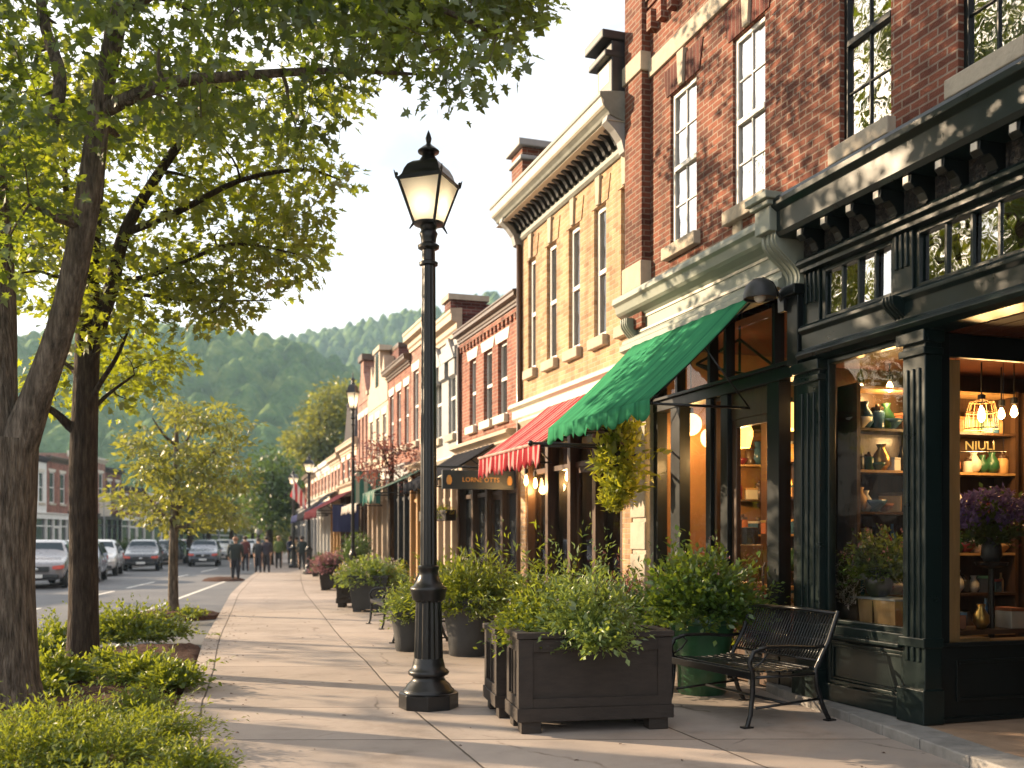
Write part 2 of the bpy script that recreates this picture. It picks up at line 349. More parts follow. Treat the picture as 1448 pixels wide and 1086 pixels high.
# ================================================================== SETTING
def interp(tab,y):
    if y<=tab[0][0]: return tab[0][1]
    for (a,b),(c,d) in zip(tab,tab[1:]):
        if y<=c: return b+(d-b)*(y-a)/(c-a)
    (a,b),(c,d)=tab[-2:]; return d+(d-b)/(c-a)*(y-c)
XS=[(-8,-1.2),(2,-.35),(6,-.1),(10,.02),(13,.25),(16.4,.44),(22.3,.93),(30.6,1.6),(39,2.5),(50,3.8),(60,4.9),(75,6.0),(95,8)]
CX=[(-8,-8.4),(10,-5.6),(26.6,-3.16),(40.9,-.9),(60,2.4),(80,7),(100,14),(130,27)]
Xs=lambda y:interp(XS,y); Cx=lambda y:interp(CX,y)
def strip(name,ys,xl,xr,z,mat,nx=2,uv=None):
    me=bpy.data.meshes.new(name); V=[];F=[]
    for y in ys:
        a,b=xl(y),xr(y)
        for i in range(nx): V.append((a+(b-a)*i/(nx-1),y,z))
    for j in range(len(ys)-1):
        for i in range(nx-1):
            k=j*nx+i; F.append((k,k+1,k+nx+1,k+nx))
    me.from_pydata(V,[],F); me.materials.append(mat)
    if uv:
        l=me.uv_layers.new(name='UVMap')
        for p in me.polygons:
            for li in p.loop_indices:
                co=me.vertices[me.loops[li].vertex_index].co; l.data[li].uv=uv(co)
    o=bpy.data.objects.new(name,me); C.objects.link(o); return o
def concrete(name,col,u0,pu,pv):
    m,nt,b=mat_nodes(name); tc=N(nt,'ShaderNodeTexCoord'); sp=N(nt,'ShaderNodeSeparateXYZ'); nt.links.new(tc.outputs['UV'],sp.inputs[0])
    wn=N(nt,'ShaderNodeTexNoise'); wn.inputs['Scale'].default_value=1.5; wn.inputs['Detail'].default_value=5; nt.links.new(tc.outputs['Object'],wn.inputs['Vector'])
    def line(out,off,per):
        a=N(nt,'ShaderNodeMath',operation='MULTIPLY_ADD'); a.inputs[1].default_value=.03; nt.links.new(wn.outputs[0],a.inputs[0]); nt.links.new(out,a.inputs[2])
        s=N(nt,'ShaderNodeMath',operation='SUBTRACT'); s.inputs[1].default_value=off; nt.links.new(a.outputs[0],s.inputs[0])
        p=N(nt,'ShaderNodeMath',operation='PINGPONG'); p.inputs[1].default_value=per/2; nt.links.new(s.outputs[0],p.inputs[0])
        f=N(nt,'ShaderNodeMath',operation='DIVIDE'); f.inputs[1].default_value=per; nt.links.new(s.outputs[0],f.inputs[0])
        g=N(nt,'ShaderNodeMath',operation='FLOOR'); nt.links.new(f.outputs[0],g.inputs[0]); return p.outputs[0],g.outputs[0]
    du,iu=line(sp.outputs[0],u0,pu); dv,iv=line(sp.outputs[1],.35,pv)
    mn=N(nt,'ShaderNodeMath',operation='MINIMUM'); nt.links.new(du,mn.inputs[0]); nt.links.new(dv,mn.inputs[1])
    mr=N(nt,'ShaderNodeMapRange',interpolation_type='SMOOTHSTEP'); mr.inputs['From Min'].default_value=.003; mr.inputs['From Max'].default_value=.014; nt.links.new(mn.outputs[0],mr.inputs[0])
    cb=N(nt,'ShaderNodeCombineXYZ'); nt.links.new(iu,cb.inputs[0]); nt.links.new(iv,cb.inputs[1])
    w=N(nt,'ShaderNodeTexWhiteNoise'); nt.links.new(cb.outputs[0],w.inputs['Vector'])
    r=ramp(nt,[(0,sc(col,.88)),(1,sc(col,1.1))]); nt.links.new(w.outputs[0],r.inputs[0])
    n2=N(nt,'ShaderNodeTexNoise'); n2.inputs['Scale'].default_value=.9; n2.inputs['Detail'].default_value=9; n2.inputs['Roughness'].default_value=.72; nt.links.new(tc.outputs['Object'],n2.inputs['Vector'])
    r2=ramp(nt,[(.28,(.58,.56,.54)),(.45,(.9,.9,.9)),(.55,(1,1,1)),(.72,(1.1,1.06,1.02))]); nt.links.new(n2.outputs[0],r2.inputs[0])
    m1=N(nt,'ShaderNodeMix',data_type='RGBA',blend_type='MULTIPLY'); m1.inputs[0].default_value=1; nt.links.new(r.outputs[0],m1.inputs[6]); nt.links.new(r2.outputs[0],m1.inputs[7])
    n3=N(nt,'ShaderNodeTexNoise'); n3.inputs['Scale'].default_value=140; nt.links.new(tc.outputs['Object'],n3.inputs['Vector'])
    r3=ramp(nt,[(.3,(.8,.8,.8)),(.6,(1.05,1.05,1.05))]); nt.links.new(n3.outputs[0],r3.inputs[0])
    m2=N(nt,'ShaderNodeMix',data_type='RGBA',blend_type='MULTIPLY'); m2.inputs[0].default_value=1; nt.links.new(m1.outputs[2],m2.inputs[6]); nt.links.new(r3.outputs[0],m2.inputs[7])
    # spots and hairline cracks
    vo=N(nt,'ShaderNodeTexVoronoi'); vo.inputs['Scale'].default_value=2.1; nt.links.new(tc.outputs['Object'],vo.inputs['Vector'])
    r5=ramp(nt,[(.03,(.42,.39,.37)),(.055,(1,1,1))]); nt.links.new(vo.outputs['Distance'],r5.inputs[0])
    m4=N(nt,'ShaderNodeMix',data_type='RGBA',blend_type='MULTIPLY'); m4.inputs[0].default_value=1; nt.links.new(m2.outputs[2],m4.inputs[6]); nt.links.new(r5.outputs[0],m4.inputs[7])
    cw=N(nt,'ShaderNodeVectorMath',operation='SCALE'); cw.inputs['Scale'].default_value=.35; nt.links.new(wn.outputs[1],cw.inputs[0])
    ca=N(nt,'ShaderNodeVectorMath',operation='ADD'); nt.links.new(tc.outputs['Object'],ca.inputs[0]); nt.links.new(cw.outputs[0],ca.inputs[1])
    vc=N(nt,'ShaderNodeTexVoronoi',feature='DISTANCE_TO_EDGE'); vc.inputs['Scale'].default_value=.42; nt.links.new(ca.outputs[0],vc.inputs['Vector'])
    rc=ramp(nt,[(.002,(.45,.42,.4)),(.005,(1,1,1))]); nt.links.new(vc.outputs['Distance'],rc.inputs[0])
    km=N(nt,'ShaderNodeMapRange'); km.inputs['From Min'].default_value=.48; km.inputs['From Max'].default_value=.56; nt.links.new(n2.outputs[0],km.inputs[0])
    m6=N(nt,'ShaderNodeMix',data_type='RGBA',blend_type='MULTIPLY'); nt.links.new(km.outputs[0],m6.inputs[0]); nt.links.new(m4.outputs[2],m6.inputs[6]); nt.links.new(rc.outputs[0],m6.inputs[7]); m4=m6
    r4=ramp(nt,[(0,(.22,.2,.18)),(1,(1,1,1))]); nt.links.new(mr.outputs[0],r4.inputs[0])
    m3=N(nt,'ShaderNodeMix',data_type='RGBA',blend_type='MULTIPLY'); m3.inputs[0].default_value=1; nt.links.new(m4.outputs[2],m3.inputs[6]); nt.links.new(r4.outputs[0],m3.inputs[7])
    nt.links.new(m3.outputs[2],b.inputs['Base Color']); b.inputs['Roughness'].default_value=.82; b.inputs['Specular IOR Level'].default_value=.3
    s=N(nt,'ShaderNodeMath',operation='MULTIPLY_ADD'); s.inputs[1].default_value=.12; nt.links.new(n3.outputs[0],s.inputs[0]); nt.links.new(mr.outputs[0],s.inputs[2])
    bp=N(nt,'ShaderNodeBump'); bp.inputs['Strength'].default_value=.5; bp.inputs['Distance'].default_value=.012; nt.links.new(s.outputs[0],bp.inputs['Height']); nt.links.new(bp.outputs[0],b.inputs['Normal'])
    return m
M_walk=concrete('sidewalk_concrete',(.39,.33,.29),2.15,1.9,1.62)
def asphalt():
    m,nt,b=mat_nodes('asphalt'); tc=N(nt,'ShaderNodeTexCoord')
    n=N(nt,'ShaderNodeTexNoise'); n.inputs['Scale'].default_value=.35; n.inputs['Detail'].default_value=8; nt.links.new(tc.outputs['Object'],n.inputs['Vector'])
    r=ramp(nt,[(.3,(.075,.078,.085)),(.5,(.11,.11,.115)),(.7,(.14,.138,.14))]); nt.links.new(n.outputs[0],r.inputs[0]); nt.links.new(r.outputs[0],b.inputs['Base Color'])
    b.inputs['Roughness'].default_value=.7
    n2=N(nt,'ShaderNodeTexNoise'); n2.inputs['Scale'].default_value=90; nt.links.new(tc.outputs['Object'],n2.inputs['Vector'])
    bp=N(nt,'ShaderNodeBump'); bp.inputs['Strength'].default_value=.5; bp.inputs['Distance'].default_value=.01; nt.links.new(n2.outputs[0],bp.inputs['Height']); nt.links.new(bp.outputs[0],b.inputs['Normal']); return m
M_asph=asphalt(); M_line=P('road_paint',(.62,.6,.55),.7,0,.3,12,.2,60)
M_grass=P('ground_grass',(.06,.08,.03),.95,0,.4,.5,.3,8)
ys=[-8+i*1.0 for i in range(28)]+[20+i*2.5 for i in range(45)]
def big(name,z,m,s):
    b=MB(); b.quad((-s,-s,z),(s,-s,z),(s,s,z),(-s,s,z)); return tag(b.build(name,m),kind='structure')
big('ground',-.2,M_grass,2500)
tag(strip('road',ys,lambda y:Cx(y)-5.2,lambda y:Xs(y)+.05,-.1,M_asph,3),kind='structure')
tag(strip('pavement',ys,lambda y:Cx(y)-14,lambda y:Cx(y)-5.2,.02,M_walk,3,lambda c:(c.x-Cx(c.y),c.y)),kind='structure')
SW_R=lambda y:min(facX(y)+.25,Xs(y)+9.5)
sw=tag(strip('sidewalk',ys,Xs,SW_R,0,M_walk,6,lambda c:(c.x-Xs(c.y),c.y+.33*c.x)),kind='structure')
k=MB()
for a,b in zip(ys,ys[1:]):                     # low kerb closing the walk edge down to the road
    k.add([(Xs(a),a,.001),(Xs(b),b,.001),(Xs(b),b,-.2),(Xs(a),a,-.2)],[(0,1,2,3)])
    k.add([(Cx(a)-5.2,a,.02),(Cx(b)-5.2,b,.02),(Cx(b)-5.2,b,-.2),(Cx(a)-5.2,a,-.2)],[(3,2,1,0)])
tag(k.build('kerb',M_kerb),kind='structure')
def ribbon(name,segs,off,w,z):
    b=MB()
    for y0,y1 in segs:
        n=max(1,int((y1-y0)/2))
        for i in range(n):
            a=y0+(y1-y0)*i/n; c=y0+(y1-y0)*(i+1)/n
            b.quad((off(a)-w/2,a,z),(off(a)+w/2,a,z),(off(c)+w/2,c,z),(off(c)-w/2,c,z))
    return tag(b.build(name,M_line),kind='structure')
ribbon('road_centre_line',[(2,27),(30,35),(37,42),(45,50),(54,60),(64,72)],Cx,.13,-.095)
ribbon('road_edge_line',[(17.5,42)],lambda y:Cx(y)+2.75,.13,-.095)
# tree beds: mounded bark mulch beside the walk
def mound(name,inside,x0,x1,y0,y1,h,n=40):
    V=[];F=[]
    idx={}
    for j in range(n+1):
        for i in range(n+1):
            x=x0+(x1-x0)*i/n;y=y0+(y1-y0)*j/n; e=inside(x,y)
            z=-.03+ h*min(1,max(0,e)*2.2)+.05*noise.noise((x*3,y*3,0))*min(1,max(0,e)*4)+.018*noise.noise((x*14,y*14,3))
            idx[i,j]=len(V); V.append((x,y,z if e>=0 else -.12))
    for j in range(n):
        for i in range(n): F.append((idx[i,j],idx[i+1,j],idx[i+1,j+1],idx[i,j+1]))
    b=MB(); b.sm=True; b.add(V,F); return tag(b.build(name,M_mulch),kind='structure')
mound('mulch_bed',lambda x,y:min(Xs(y)+.02-x+.02*math.sin(y*5),x+3.4,y-2.5,16.1-y+.18*x),-3.6,.6,2.3,16.6,.09,70)
mound('mulch_bed',lambda x,y:.95-math.hypot((x-.05)/1.05,y-22.7),-1.2,1.3,21.6,23.8,.1,30)
mound('mulch_bed',lambda x,y:.8-math.hypot((x-1.95),y-42.3),.9,3.0,41.3,43.3,.09,14)
b=MB(); b.box(-3.62,-3.44,2,16.8,-.12,.05); tag(b.build('bed_kerb',M_kerb,bevel=.02),kind='structure')
# stone step in front of the dark shopfront
kp=[(5.12,4.6),(5.26,5.62),(5.37,6.24),(5.57,7.34),(5.81,8.79),(5.9,9.15)]
kp=[(4.7,1.0),(4.95,3.0)]+kp
b=MB()
for (xa,ya),(xb,yb) in zip(kp,kp[1:]):
    n=max(1,round((yb-ya)/.62))
    for i in range(n):
        t0=i/n;t1=(i+1)/n; g=.004
        p=(xa+(xb-xa)*t0,ya+(yb-ya)*t0+g); q=(xa+(xb-xa)*t1,ya+(yb-ya)*t1-g); w=.34
        dz=random.uniform(-.004,.004)
        b.add([(p[0],p[1],-.05),(p[0]+w,p[1],-.05),(q[0]+w,q[1],-.05),(q[0],q[1],-.05),(p[0],p[1],.088+dz),(p[0]+w,p[1],.088+dz),(q[0]+w,q[1],.088+dz),(q[0],q[1],.088+dz)],[(0,3,2,1),(4,5,6,7),(0,1,5,4),(1,2,6,5),(2,3,7,6),(3,0,4,7)])
tag(b.build('step_kerb',M_kerb,bevel=.012),kind='structure')
M_entry=P('entry_paving',(.3,.2,.13),.8,0,.25,4,.3,50)
b=MB(); n=len(kp)
b.add([(x+.3,y,.082) for x,y in kp]+[(9.4,9.15,.082),(9.4,1.0,.082)],[tuple(range(n+2))[::-1]])
tag(b.build('entry_paving',M_entry),kind='structure')
# ------------------------------------------------------------------ hills
def hill(name,azs,prof,r0,r1,back,col):
    na,nr=len(azs),180; V=np.zeros((na*nr,3)); i=0
    for a,px in enumerate(azs):
        d=at(px,HY,1.0)-Vector((0,0,EYE)); d.z=0; L=d.length; d=d/L   # ground direction of this column
        H=(HY-interp(prof,px))/FPX/L*r1
        for r in range(nr):
            t=r/(nr-1); s=t/.72
            rr=r0+(r1-r0)*min(s,1)+(back*max(0,s-1))
            z=H*(.5-.5*math.cos(math.pi*min(s,1)))**.8 if s<=1 else H*(1-.35*(s-1)**2*4)
            p=d*rr
            dist,_=noise.voronoi((p.x*.085,p.y*.085,z*.07)); d2,_=noise.voronoi((p.x*.19,p.y*.19,z*.12))
            z+=min(1,s*3)*(9*max(-.3,1-(dist[0]/.62)**2)+1.6*max(-.4,1-(d2[0]/.6)**2)+7*noise.noise((p.x*.012,p.y*.012,0)))*r1/560
            V[i]=(p.x,p.y,z-1); i+=1
    F=np.array([(a*nr+r,(a+1)*nr+r,(a+1)*nr+r+1,a*nr+r+1) for a in range(na-1) for r in range(nr-1)])
    o=npmesh(name,V,F,col); o.data.polygons.foreach_set('use_smooth',[True]*len(F)); return tag(o,kind='structure')
M_hill=P('forest_hillside',(.07,.135,.036),.95,0,.6,.09,1,.5,.1,col2=(.2,.25,.07),dist=2.0)
hill('hills',np.arange(-700,760,3.5),[(-700,560),(-300,505),(0,502),(120,488),(285,481),(350,490),(420,505),(500,545),(600,600),(760,640)],260,560,150,M_hill)
hill('hills',np.arange(250,1100,4),[(250,540),(380,505),(420,497),(500,480),(570,468),(700,440),(900,470),(1100,520)],500,900,200,M_hill)
# ================================================================== BUILDINGS
def wall_holes(mb,W,z0,z1,holes,rev=.16,y=0.0,x0=0.0):
    xs=sorted({x0,W}|{h[0] for h in holes}|{h[1] for h in holes}); zs=sorted({z0,z1}|{h[2] for h in holes}|{h[3] for h in holes})
    for xa,xb in zip(xs,xs[1:]):
        for za,zb in zip(zs,zs[1:]):
            cx,cz=(xa+xb)/2,(za+zb)/2
            if any(h[0]<cx<h[1] and h[2]<cz<h[3] for h in holes): continue
            mb.quad((xa,y,za),(xb,y,za),(xb,y,zb),(xa,y,zb))
    for a,b,c,d in holes:
        r=y+rev
        mb.quad((a,y,c),(a,r,c),(a,r,d),(a,y,d)); mb.quad((b,y,d),(b,r,d),(b,r,c),(b,y,c))
        mb.quad((a,y,d),(a,r,d),(b,r,d),(b,y,d)); mb.quad((a,y,c),(b,y,c),(b,r,c),(a,r,c))
def frame(mb,a,b,c,d,y0,y1,t):
    """four-sided frame inside the rectangle"""
    mb.box(a,a+t,y0,y1,c,d); mb.box(b-t,b,y0,y1,c,d); mb.box(a+t,b-t,y0,y1,d-t,d); mb.box(a+t,b-t,y0,y1,c,c+t)
def window(root,h,y=.1,fm=None,gm=None,cols=2,rows=2,sill=None,lintel=None,curtain=False,simple=False,t=.055,sillm=None,key=False,label=None):
    a,b,c,d=h; m=MB(); frame(m,a+.002,b-.002,c+.002,d-.002,y,y+.07,t); mid=(c+d)/2
    if not simple:
        m.box(a+t,b-t,y-.012,y+.06,mid-.03,mid+.03)
        for s,(lo,hi) in enumerate(((c+t,mid-.03),(mid+.03,d-t))):
            for i in range(1,cols): x=a+t+(b-a-2*t)*i/cols; m.box(x-.012,x+.012,y+.012,y+.05,lo,hi)
            for i in range(1,rows): z=lo+(hi-lo)*i/rows; m.box(a+t,b-t,y+.014,y+.048,z-.011,z+.011)
    else:
        m.box(a+t,b-t,y-.01,y+.06,mid-.03,mid+.03)
    w=m.build('window',fm,root,bevel=0 if simple else .006)
    g=MB(); g.quad((a+t,y+.03,c+t),(b-t,y+.03,c+t),(b-t,y+.03,d-t),(a+t,y+.03,d-t)); g.build('pane',gm,w)
    if curtain:
        q=MB(); q.sm=True; n=26
        for lo,hi in ((a+t,a+.36*(b-a)),(b-.36*(b-a),b-t)):
            vs=[]; 
            for i in range(n+1):
                x=lo+(hi-lo)*i/n; vs+= [(x,y+.17+.018*math.sin(i*1.7),c+.02),(x,y+.17+.018*math.sin(i*1.7),d-.02)]
            q.add(vs,[(2*i,2*i+2,2*i+3,2*i+1) for i in range(n)])
        q.add([(a,y+.22,c),(b,y+.22,c),(b,y+.22,c+(d-c)*.55),(a,y+.22,c+(d-c)*.55)],[(0,1,2,3)])
        q.build('curtain',M_curtain,w)
        k=MB(); k.quad((a-.1,y+.6,c-.1),(b+.1,y+.6,c-.1),(b+.1,y+.6,d+.1),(a-.1,y+.6,d+.1)); k.build('dark_backing',M_dark,w)  # near-black sheet close behind the curtain stands in for the unlit room
    if sill:
        s=MB(); s.box(a-sill,b+sill,-.09,y+.02,c-.16,c-.004); s.build('sill',sillm or M_stone,w,bevel=.012)
    if lintel:
        s=MB(); zz=d+.005; hgt=.34 if key else .2
        s.add([(a-.08,-.014,zz),(b+.08,-.014,zz),(b+.17,-.014,zz+hgt),(a-.17,-.014,zz+hgt),(a-.08,.1,zz),(b+.08,.1,zz),(b+.17,.1,zz+hgt),(a-.17,.1,zz+hgt)],
              [(0,1,2,3),(0,3,7,4),(1,5,6,2),(3,2,6,7),(0,4,5,1)])
        s.build('lintel',lintel,w)
        if key:
            kx=(a+b)/2; s=MB(); s.add([(kx-.055,-.05,zz),(kx+.055,-.05,zz),(kx+.085,-.05,zz+hgt+.07),(kx-.085,-.05,zz+hgt+.07),(kx-.055,.05,zz),(kx+.055,.05,zz),(kx+.085,.05,zz+hgt+.07),(kx-.085,.05,zz+hgt+.07)],
                [(0,1,2,3),(0,3,7,4),(1,5,6,2),(3,2,6,7),(0,4,5,1)]); s.build('keystone',M_stone,w,bevel=.008)
    return w
def shell(mb,W,z1,D,z0=0,roof=1):
    """side walls, back and roof of a building body"""
    mb.cur=roof if roof<9 else 0
    mb.quad((0,D,z0),(0,0,z0),(0,0,z1),(0,D,z1)); mb.quad((W,0,z0),(W,D,z0),(W,D,z1),(W,0,z1)); mb.quad((W,D,z0),(0,D,z0),(0,D,z1),(W,D,z1))
    mb.cur=2; mb.quad((0,0,z1-.06),(W,0,z1-.06),(W,D,z1-.06),(0,D,z1-.06)); mb.cur=0
def cornice(root,W,z0,h,proj,m,brackets=0,bm=None,x0=0,ends=.08,name='cornice'):
    b=MB(); pr=[(.05,z0),(-.04,z0),(-.04,z0+.18*h),(-.35*proj,z0+.25*h),(-.35*proj,z0+.45*h),(-.9*proj,z0+.55*h),(-.9*proj,z0+.8*h),(-proj,z0+.86*h),(-proj,z0+.97*h),(-proj*.9,z0+h),(.05,z0+h+.03)]
    b.extr(pr,x0-ends,W+ends); o=b.build(name,m,root,bevel=.006)
    return o
# ------------------------------------------------------------------ near brick building (front plane X=XF)
BY=12.25
bb=thing('brick_building','dark red brick building with tall sash windows above pale and black green shopfronts','building',(XF,BY,0),R(-90))
LX=lambda Y:BY-Y
W=BY-1.0; ZT=10.6
def wy(pxa,pxb): return LX(fac(pxa,0)[0]),LX(fac(pxb,0)[0])
wz0=5.22; wz1=7.1
wins=[(*wy(948,985),wz0,wz1,'p'),(*wy(1036,1082),wz0,wz1,'p'),(*wy(1187,1260),wz0,wz1,'g'),(*wy(1355,1452),wz0,wz1,'g'),(LX(4.6),LX(3.85),wz0,wz1,'g'),(LX(2.9),LX(2.1),wz0,wz1,'g')]
m=MB(); m.cur=0
wall_holes(m,W,4.2,ZT,[w_[:4] for w_ in wins],.2,x0=.02); shell(m,W,ZT,9,0,0)
m.build('wall',[B_red,B_red,M_roof],bb)
for a,b_,c,d,kd in wins:
    if kd=='p': window(bb,(a,b_,c,d),.035,M_white,G_up,2,2,.09,B_sold,True,key=True)
    else: window(bb,(a,b_,c,d),.05,M_greend,G_up,2,2,.06,B_sold,True,key=True)
s=MB(); s.box(LX(9.7),LX(9.52),-.02,.05,4.86,5.2); s.box(LX(9.9),LX(9.75),-.02,.05,7.6,7.85); s.build('stone_block',M_stone,bb,bevel=.01)
p=MB(); p.box(-.02,.5,-.12,.04,4.35,ZT); p.build('corner_pier',B_red,bb,bevel=.01)
for z_,h_ in ((4.86,.34),(7.65,.25)):
    s=MB(); s.box(-.05,.53,-.15,.04,z_,z_+h_); s.build('pier_stone',M_stone,bb,bevel=.015)
s=MB(); s.box(.52,W,-.035,.04,7.55,7.78); s.build('string_course',M_stone,bb,bevel=.01)
s=MB()
for i in range(4): s.box(.5,W,-.03-.025*i,.03,8.35+.09*i,8.435+.09*i)
for i in range(38): s.box(.6+i*.28,.72+i*.28,-.1,.03,8.1,8.349)
s.build('corbel',B_red,bb)
cornice(bb,W,9.9,.7,.5,M_greend)
# --- dark corner shopfront : x from sx0 (its left bracket) towards the viewer
sx0=LX(fac(1133,0)[0]); sx1=W
def mould(name,prof,a,b,mt,parent=bb,bev=.005):
    q=MB(); q.extr(prof,a,b); return q.build(name,mt,parent,bevel=bev)
sf=mould('dark_shopfront',[(-.07,4.27),(-.07,4.52),(.05,4.52),(.05,4.27)],sx0+.14,sx1,P('carved_frieze',(.014,.013,.012),.4,0,.5,16,1,30,.5,col2=(.16,.13,.1),dist=.05))
mould('crown',[(.02,4.98),(-.30,4.87),(-.40,4.87),(-.42,4.83),(-.42,4.78),(-.36,4.74),(-.36,4.54),(-.33,4.5),(.02,4.5)],sx0+.1,sx1,M_green,sf)
mould('upper_moulding',[(.02,4.29),(-.13,4.29),(-.15,4.26),(-.15,4.23),(-.1,4.21),(-.1,4.17),(.02,4.17)],sx0+.12,sx1,M_green,sf)
mould('transom_rail',[(.05,3.66),(-.09,3.66),(-.12,3.63),(-.12,3.6),(-.08,3.57),(-.08,3.43),(-.13,3.4),(-.16,3.36),(-.13,3.33),(-.06,3.3),(.18,3.3),(.18,3.66)],sx0+.12,sx1,M_green,sf)
x=sx0+.42
while x<sx1-.1:
    q=MB(); q.extr([(.0,4.5),(-.3,4.5),(-.31,4.43),(-.27,4.39),(-.22,4.41),(-.17,4.37),(-.14,4.31),(-.16,4.28),(-.07,4.27),(0,4.3)],x-.05,x+.05); q.build('bracket',M_greend,sf,bevel=.006)
    q=MB(); q.box(x-.03,x+.03,-.318,-.31,4.435,4.49); q.build('bracket_block',M_cream,sf)
    x+=.36
def scroll(root,x,w,z0,z1,pr,mt,name='console'):
    pts=[]; n=20
    for i in range(n+1):
        t=i/n; z=z1+(z0-z1)*t; yy=-pr*(1-.72*t+.16*math.sin(t*2*math.pi)); pts.append((yy,z))
    q=MB(); q.extr([(.02,z1)]+pts+[(.02,z0)],x-w/2,x+w/2)
    for dx in (-w*.3,0,w*.3): q.extr([(p[0]-.012,p[1]) for p in pts]+[(p[0]+.01,p[1]) for p in pts[::-1]],x+dx-w*.07,x+dx+w*.07)
    return q.build(name,mt,root,bevel=.004)
# end block with console at the left end of the dark cornice
q=MB(); q.box(sx0-.14,sx0+.12,-.44,.02,4.56,4.8); q.box(sx0-.17,sx0+.15,-.48,.02,4.8,4.85); q.box(sx0-.2,sx0+.18,-.52,.02,4.85,4.92); q.build('end_block',M_pale,sf,bevel=.01)
scroll(sf,sx0-.01,.24,4.08,4.56,.36,M_pale)
q=MB(); q.box(sx0-.13,sx0+.11,-.16,.02,3.98,4.08); q.box(sx0-.1,sx0+.08,-.1,.02,3.3,3.98); q.build('end_pier',M_greend,sf,bevel=.01)
# posts
def post(a,b,z0,z1,y0,mt,parent=sf,name='pilaster',base=True):
    q=MB(); q.box(a,b,y0,.1,z0,z1); w=b-a
    for i in range(3): q.box(a+w*(.17+.26*i),a+w*(.3+.26*i),y0-.018,y0+.01,z0+.5,z1-.3)
    if base: q.box(a-.03,b+.03,y0-.04,.1,z0,z0+.28); q.box(a-.02,b+.02,y0-.03,.1,z0+.62,z0+.7); q.box(a-.02,b+.02,y0-.03,.1,z1-.2,z1-.14); q.box(a-.035,b+.035,y0-.045,.1,z1-.1,z1-.001)
    return q.build(name,mt,parent,bevel=.008)
pA=(LX(fac(1135,0)[0]),LX(fac(1167,0)[0])); pB=(LX(fac(1286,0)[0]),LX(fac(1318,0)[0]))
post(*pA,.09,3.3,-.07,M_green); post(*pB,.09,3.3,-.07,M_green)
post(pA[0]+.06,pA[1]-.04,3.66,4.17,-.04,M_green,base=False); 
# display window between the posts
a,b_=pA[1]+.002,pB[0]-.002
q=MB(); frame(q,a,b_,.8,3.299,-.0,.08,.05); q.box(a,b_,-.06,.09,.72,.8); q.box(a-.0,b_,-.12,.09,.69,.72); dw=q.build('display_window',M_green,sf,bevel=.006)
g=MB(); g.quad((a+.05,.04,.85),(b_-.05,.04,.85),(b_-.05,.04,3.25),(a+.05,.04,3.25)); g.build('pane',G_shop,dw)
q=MB(); q.box(a,b_,-.0,.09,.09,.69); q.box(a,b_,-.035,.0,.09,.25); frame(q,a+.12,b_-.06,.3,.62,-.02,.0,.022); frame(q,a+.085,b_-.03,.265,.655,-.032,0,.03); q.build('stall_riser',M_green,sf,bevel=.005)
# transom lights above
def transom(a,b,n,parent):
    q=MB(); frame(q,a,b,3.66,4.169,-.02,.07,.05); w=(b-a-.1)/n
    for i in range(1,n): q.box(a+.05+w*i-.016,a+.05+w*i+.016,.0,.034,3.71,4.119)
    t=q.build('transom_window',M_green,parent,bevel=.005)
    for i in range(n):
        g=MB(); tl=random.uniform(-.012,.012); g.quad((a+.05+w*i+.018,.025+tl,3.71),(a+.05+w*(i+1)-.018,.025-tl,3.71),(a+.05+w*(i+1)-.018,.03-tl,4.119),(a+.05+w*i+.018,.03+tl,4.119)); g.build('pane',G_tran,t)
tp=[wy(1166,1268),wy(1297,1452)]
transom(pA[1]-.02,tp[0][1],4,sf)
post(tp[0][1],tp[1][0],3.66,4.17,-.05,M_green,base=False)
scroll(sf,(tp[0][1]+tp[1][0])/2,.14,3.36,3.62,.2,M_green)
transom(tp[1][0],LX(5.35),5,sf); post(LX(5.35),LX(5.2),3.66,4.17,-.05,M_green,base=False)
transom(LX(5.2),LX(3.75),4,sf); post(LX(3.75),LX(3.6),3.66,4.17,-.05,M_green,base=False); transom(LX(3.6),LX(2.2),4,sf); transom(LX(2.2),LX(1.0),4,sf)
# recessed entrance: facing side window, soffit, back with door
rx=pB[1]-.02; rn=LX(4.2)
side_y=1.75
q=MB()                                               # wall that faces the viewer, runs inward (local +y)
q.box(rx-.06,rx-.003,.101,side_y,.09,.74); q.box(rx-.06,rx-.003,.101,.2,.74,3.29); q.box(rx-.06,rx-.003,.2,side_y,3.1,3.29); q.box(rx-.06,rx-.003,side_y-.14,side_y,.74,3.1)
q.box(rx-.003,rx+.035,.101,side_y,.715,.745)
def yframe(q,x0,x1,ya,yb,za,zb,t): q.box(x0,x1,ya,ya+t,za,zb); q.box(x0,x1,yb-t,yb,za,zb); q.box(x0,x1,ya+t,yb-t,zb-t,zb); q.box(x0,x1,ya+t,yb-t,za,za+t)
yframe(q,rx-.003,rx+.012,.26,side_y-.12,.26,.6,.03)
q.box(rx-.003,rx+.02,.101,side_y,.09,.13)
ew=q.build('entry_side_window',M_greend,sf,bevel=.005)
g=MB(); g.quad((rx-.03,.2,.745),(rx-.03,side_y-.14,.745),(rx-.03,side_y-.14,3.1),(rx-.03,.2,3.1)); g.build('pane',G_shop,ew)
q=MB(); q.box(rx-.1,rx-.065,.22,.36,.75,3.09); q.build('light_jamb',M_lwood,ew)
q=MB(); q.box(rx-.0,rn,.19,side_y+.1,3.31,3.36)
for i in range(9): q.box(rx,rn,.2+i*.18,.36+i*.18,3.295,3.309)
q.build('soffit',M_soffit,sf)
q=MB(); wall_holes(q,rn,.082,3.3,[(rx+.5,rx+1.45,.0821,2.3)],.05,side_y,rx-.06); q.box(rn,rn+.06,.1,side_y,.09,3.3); q.build('entry_back',M_greend,sf)
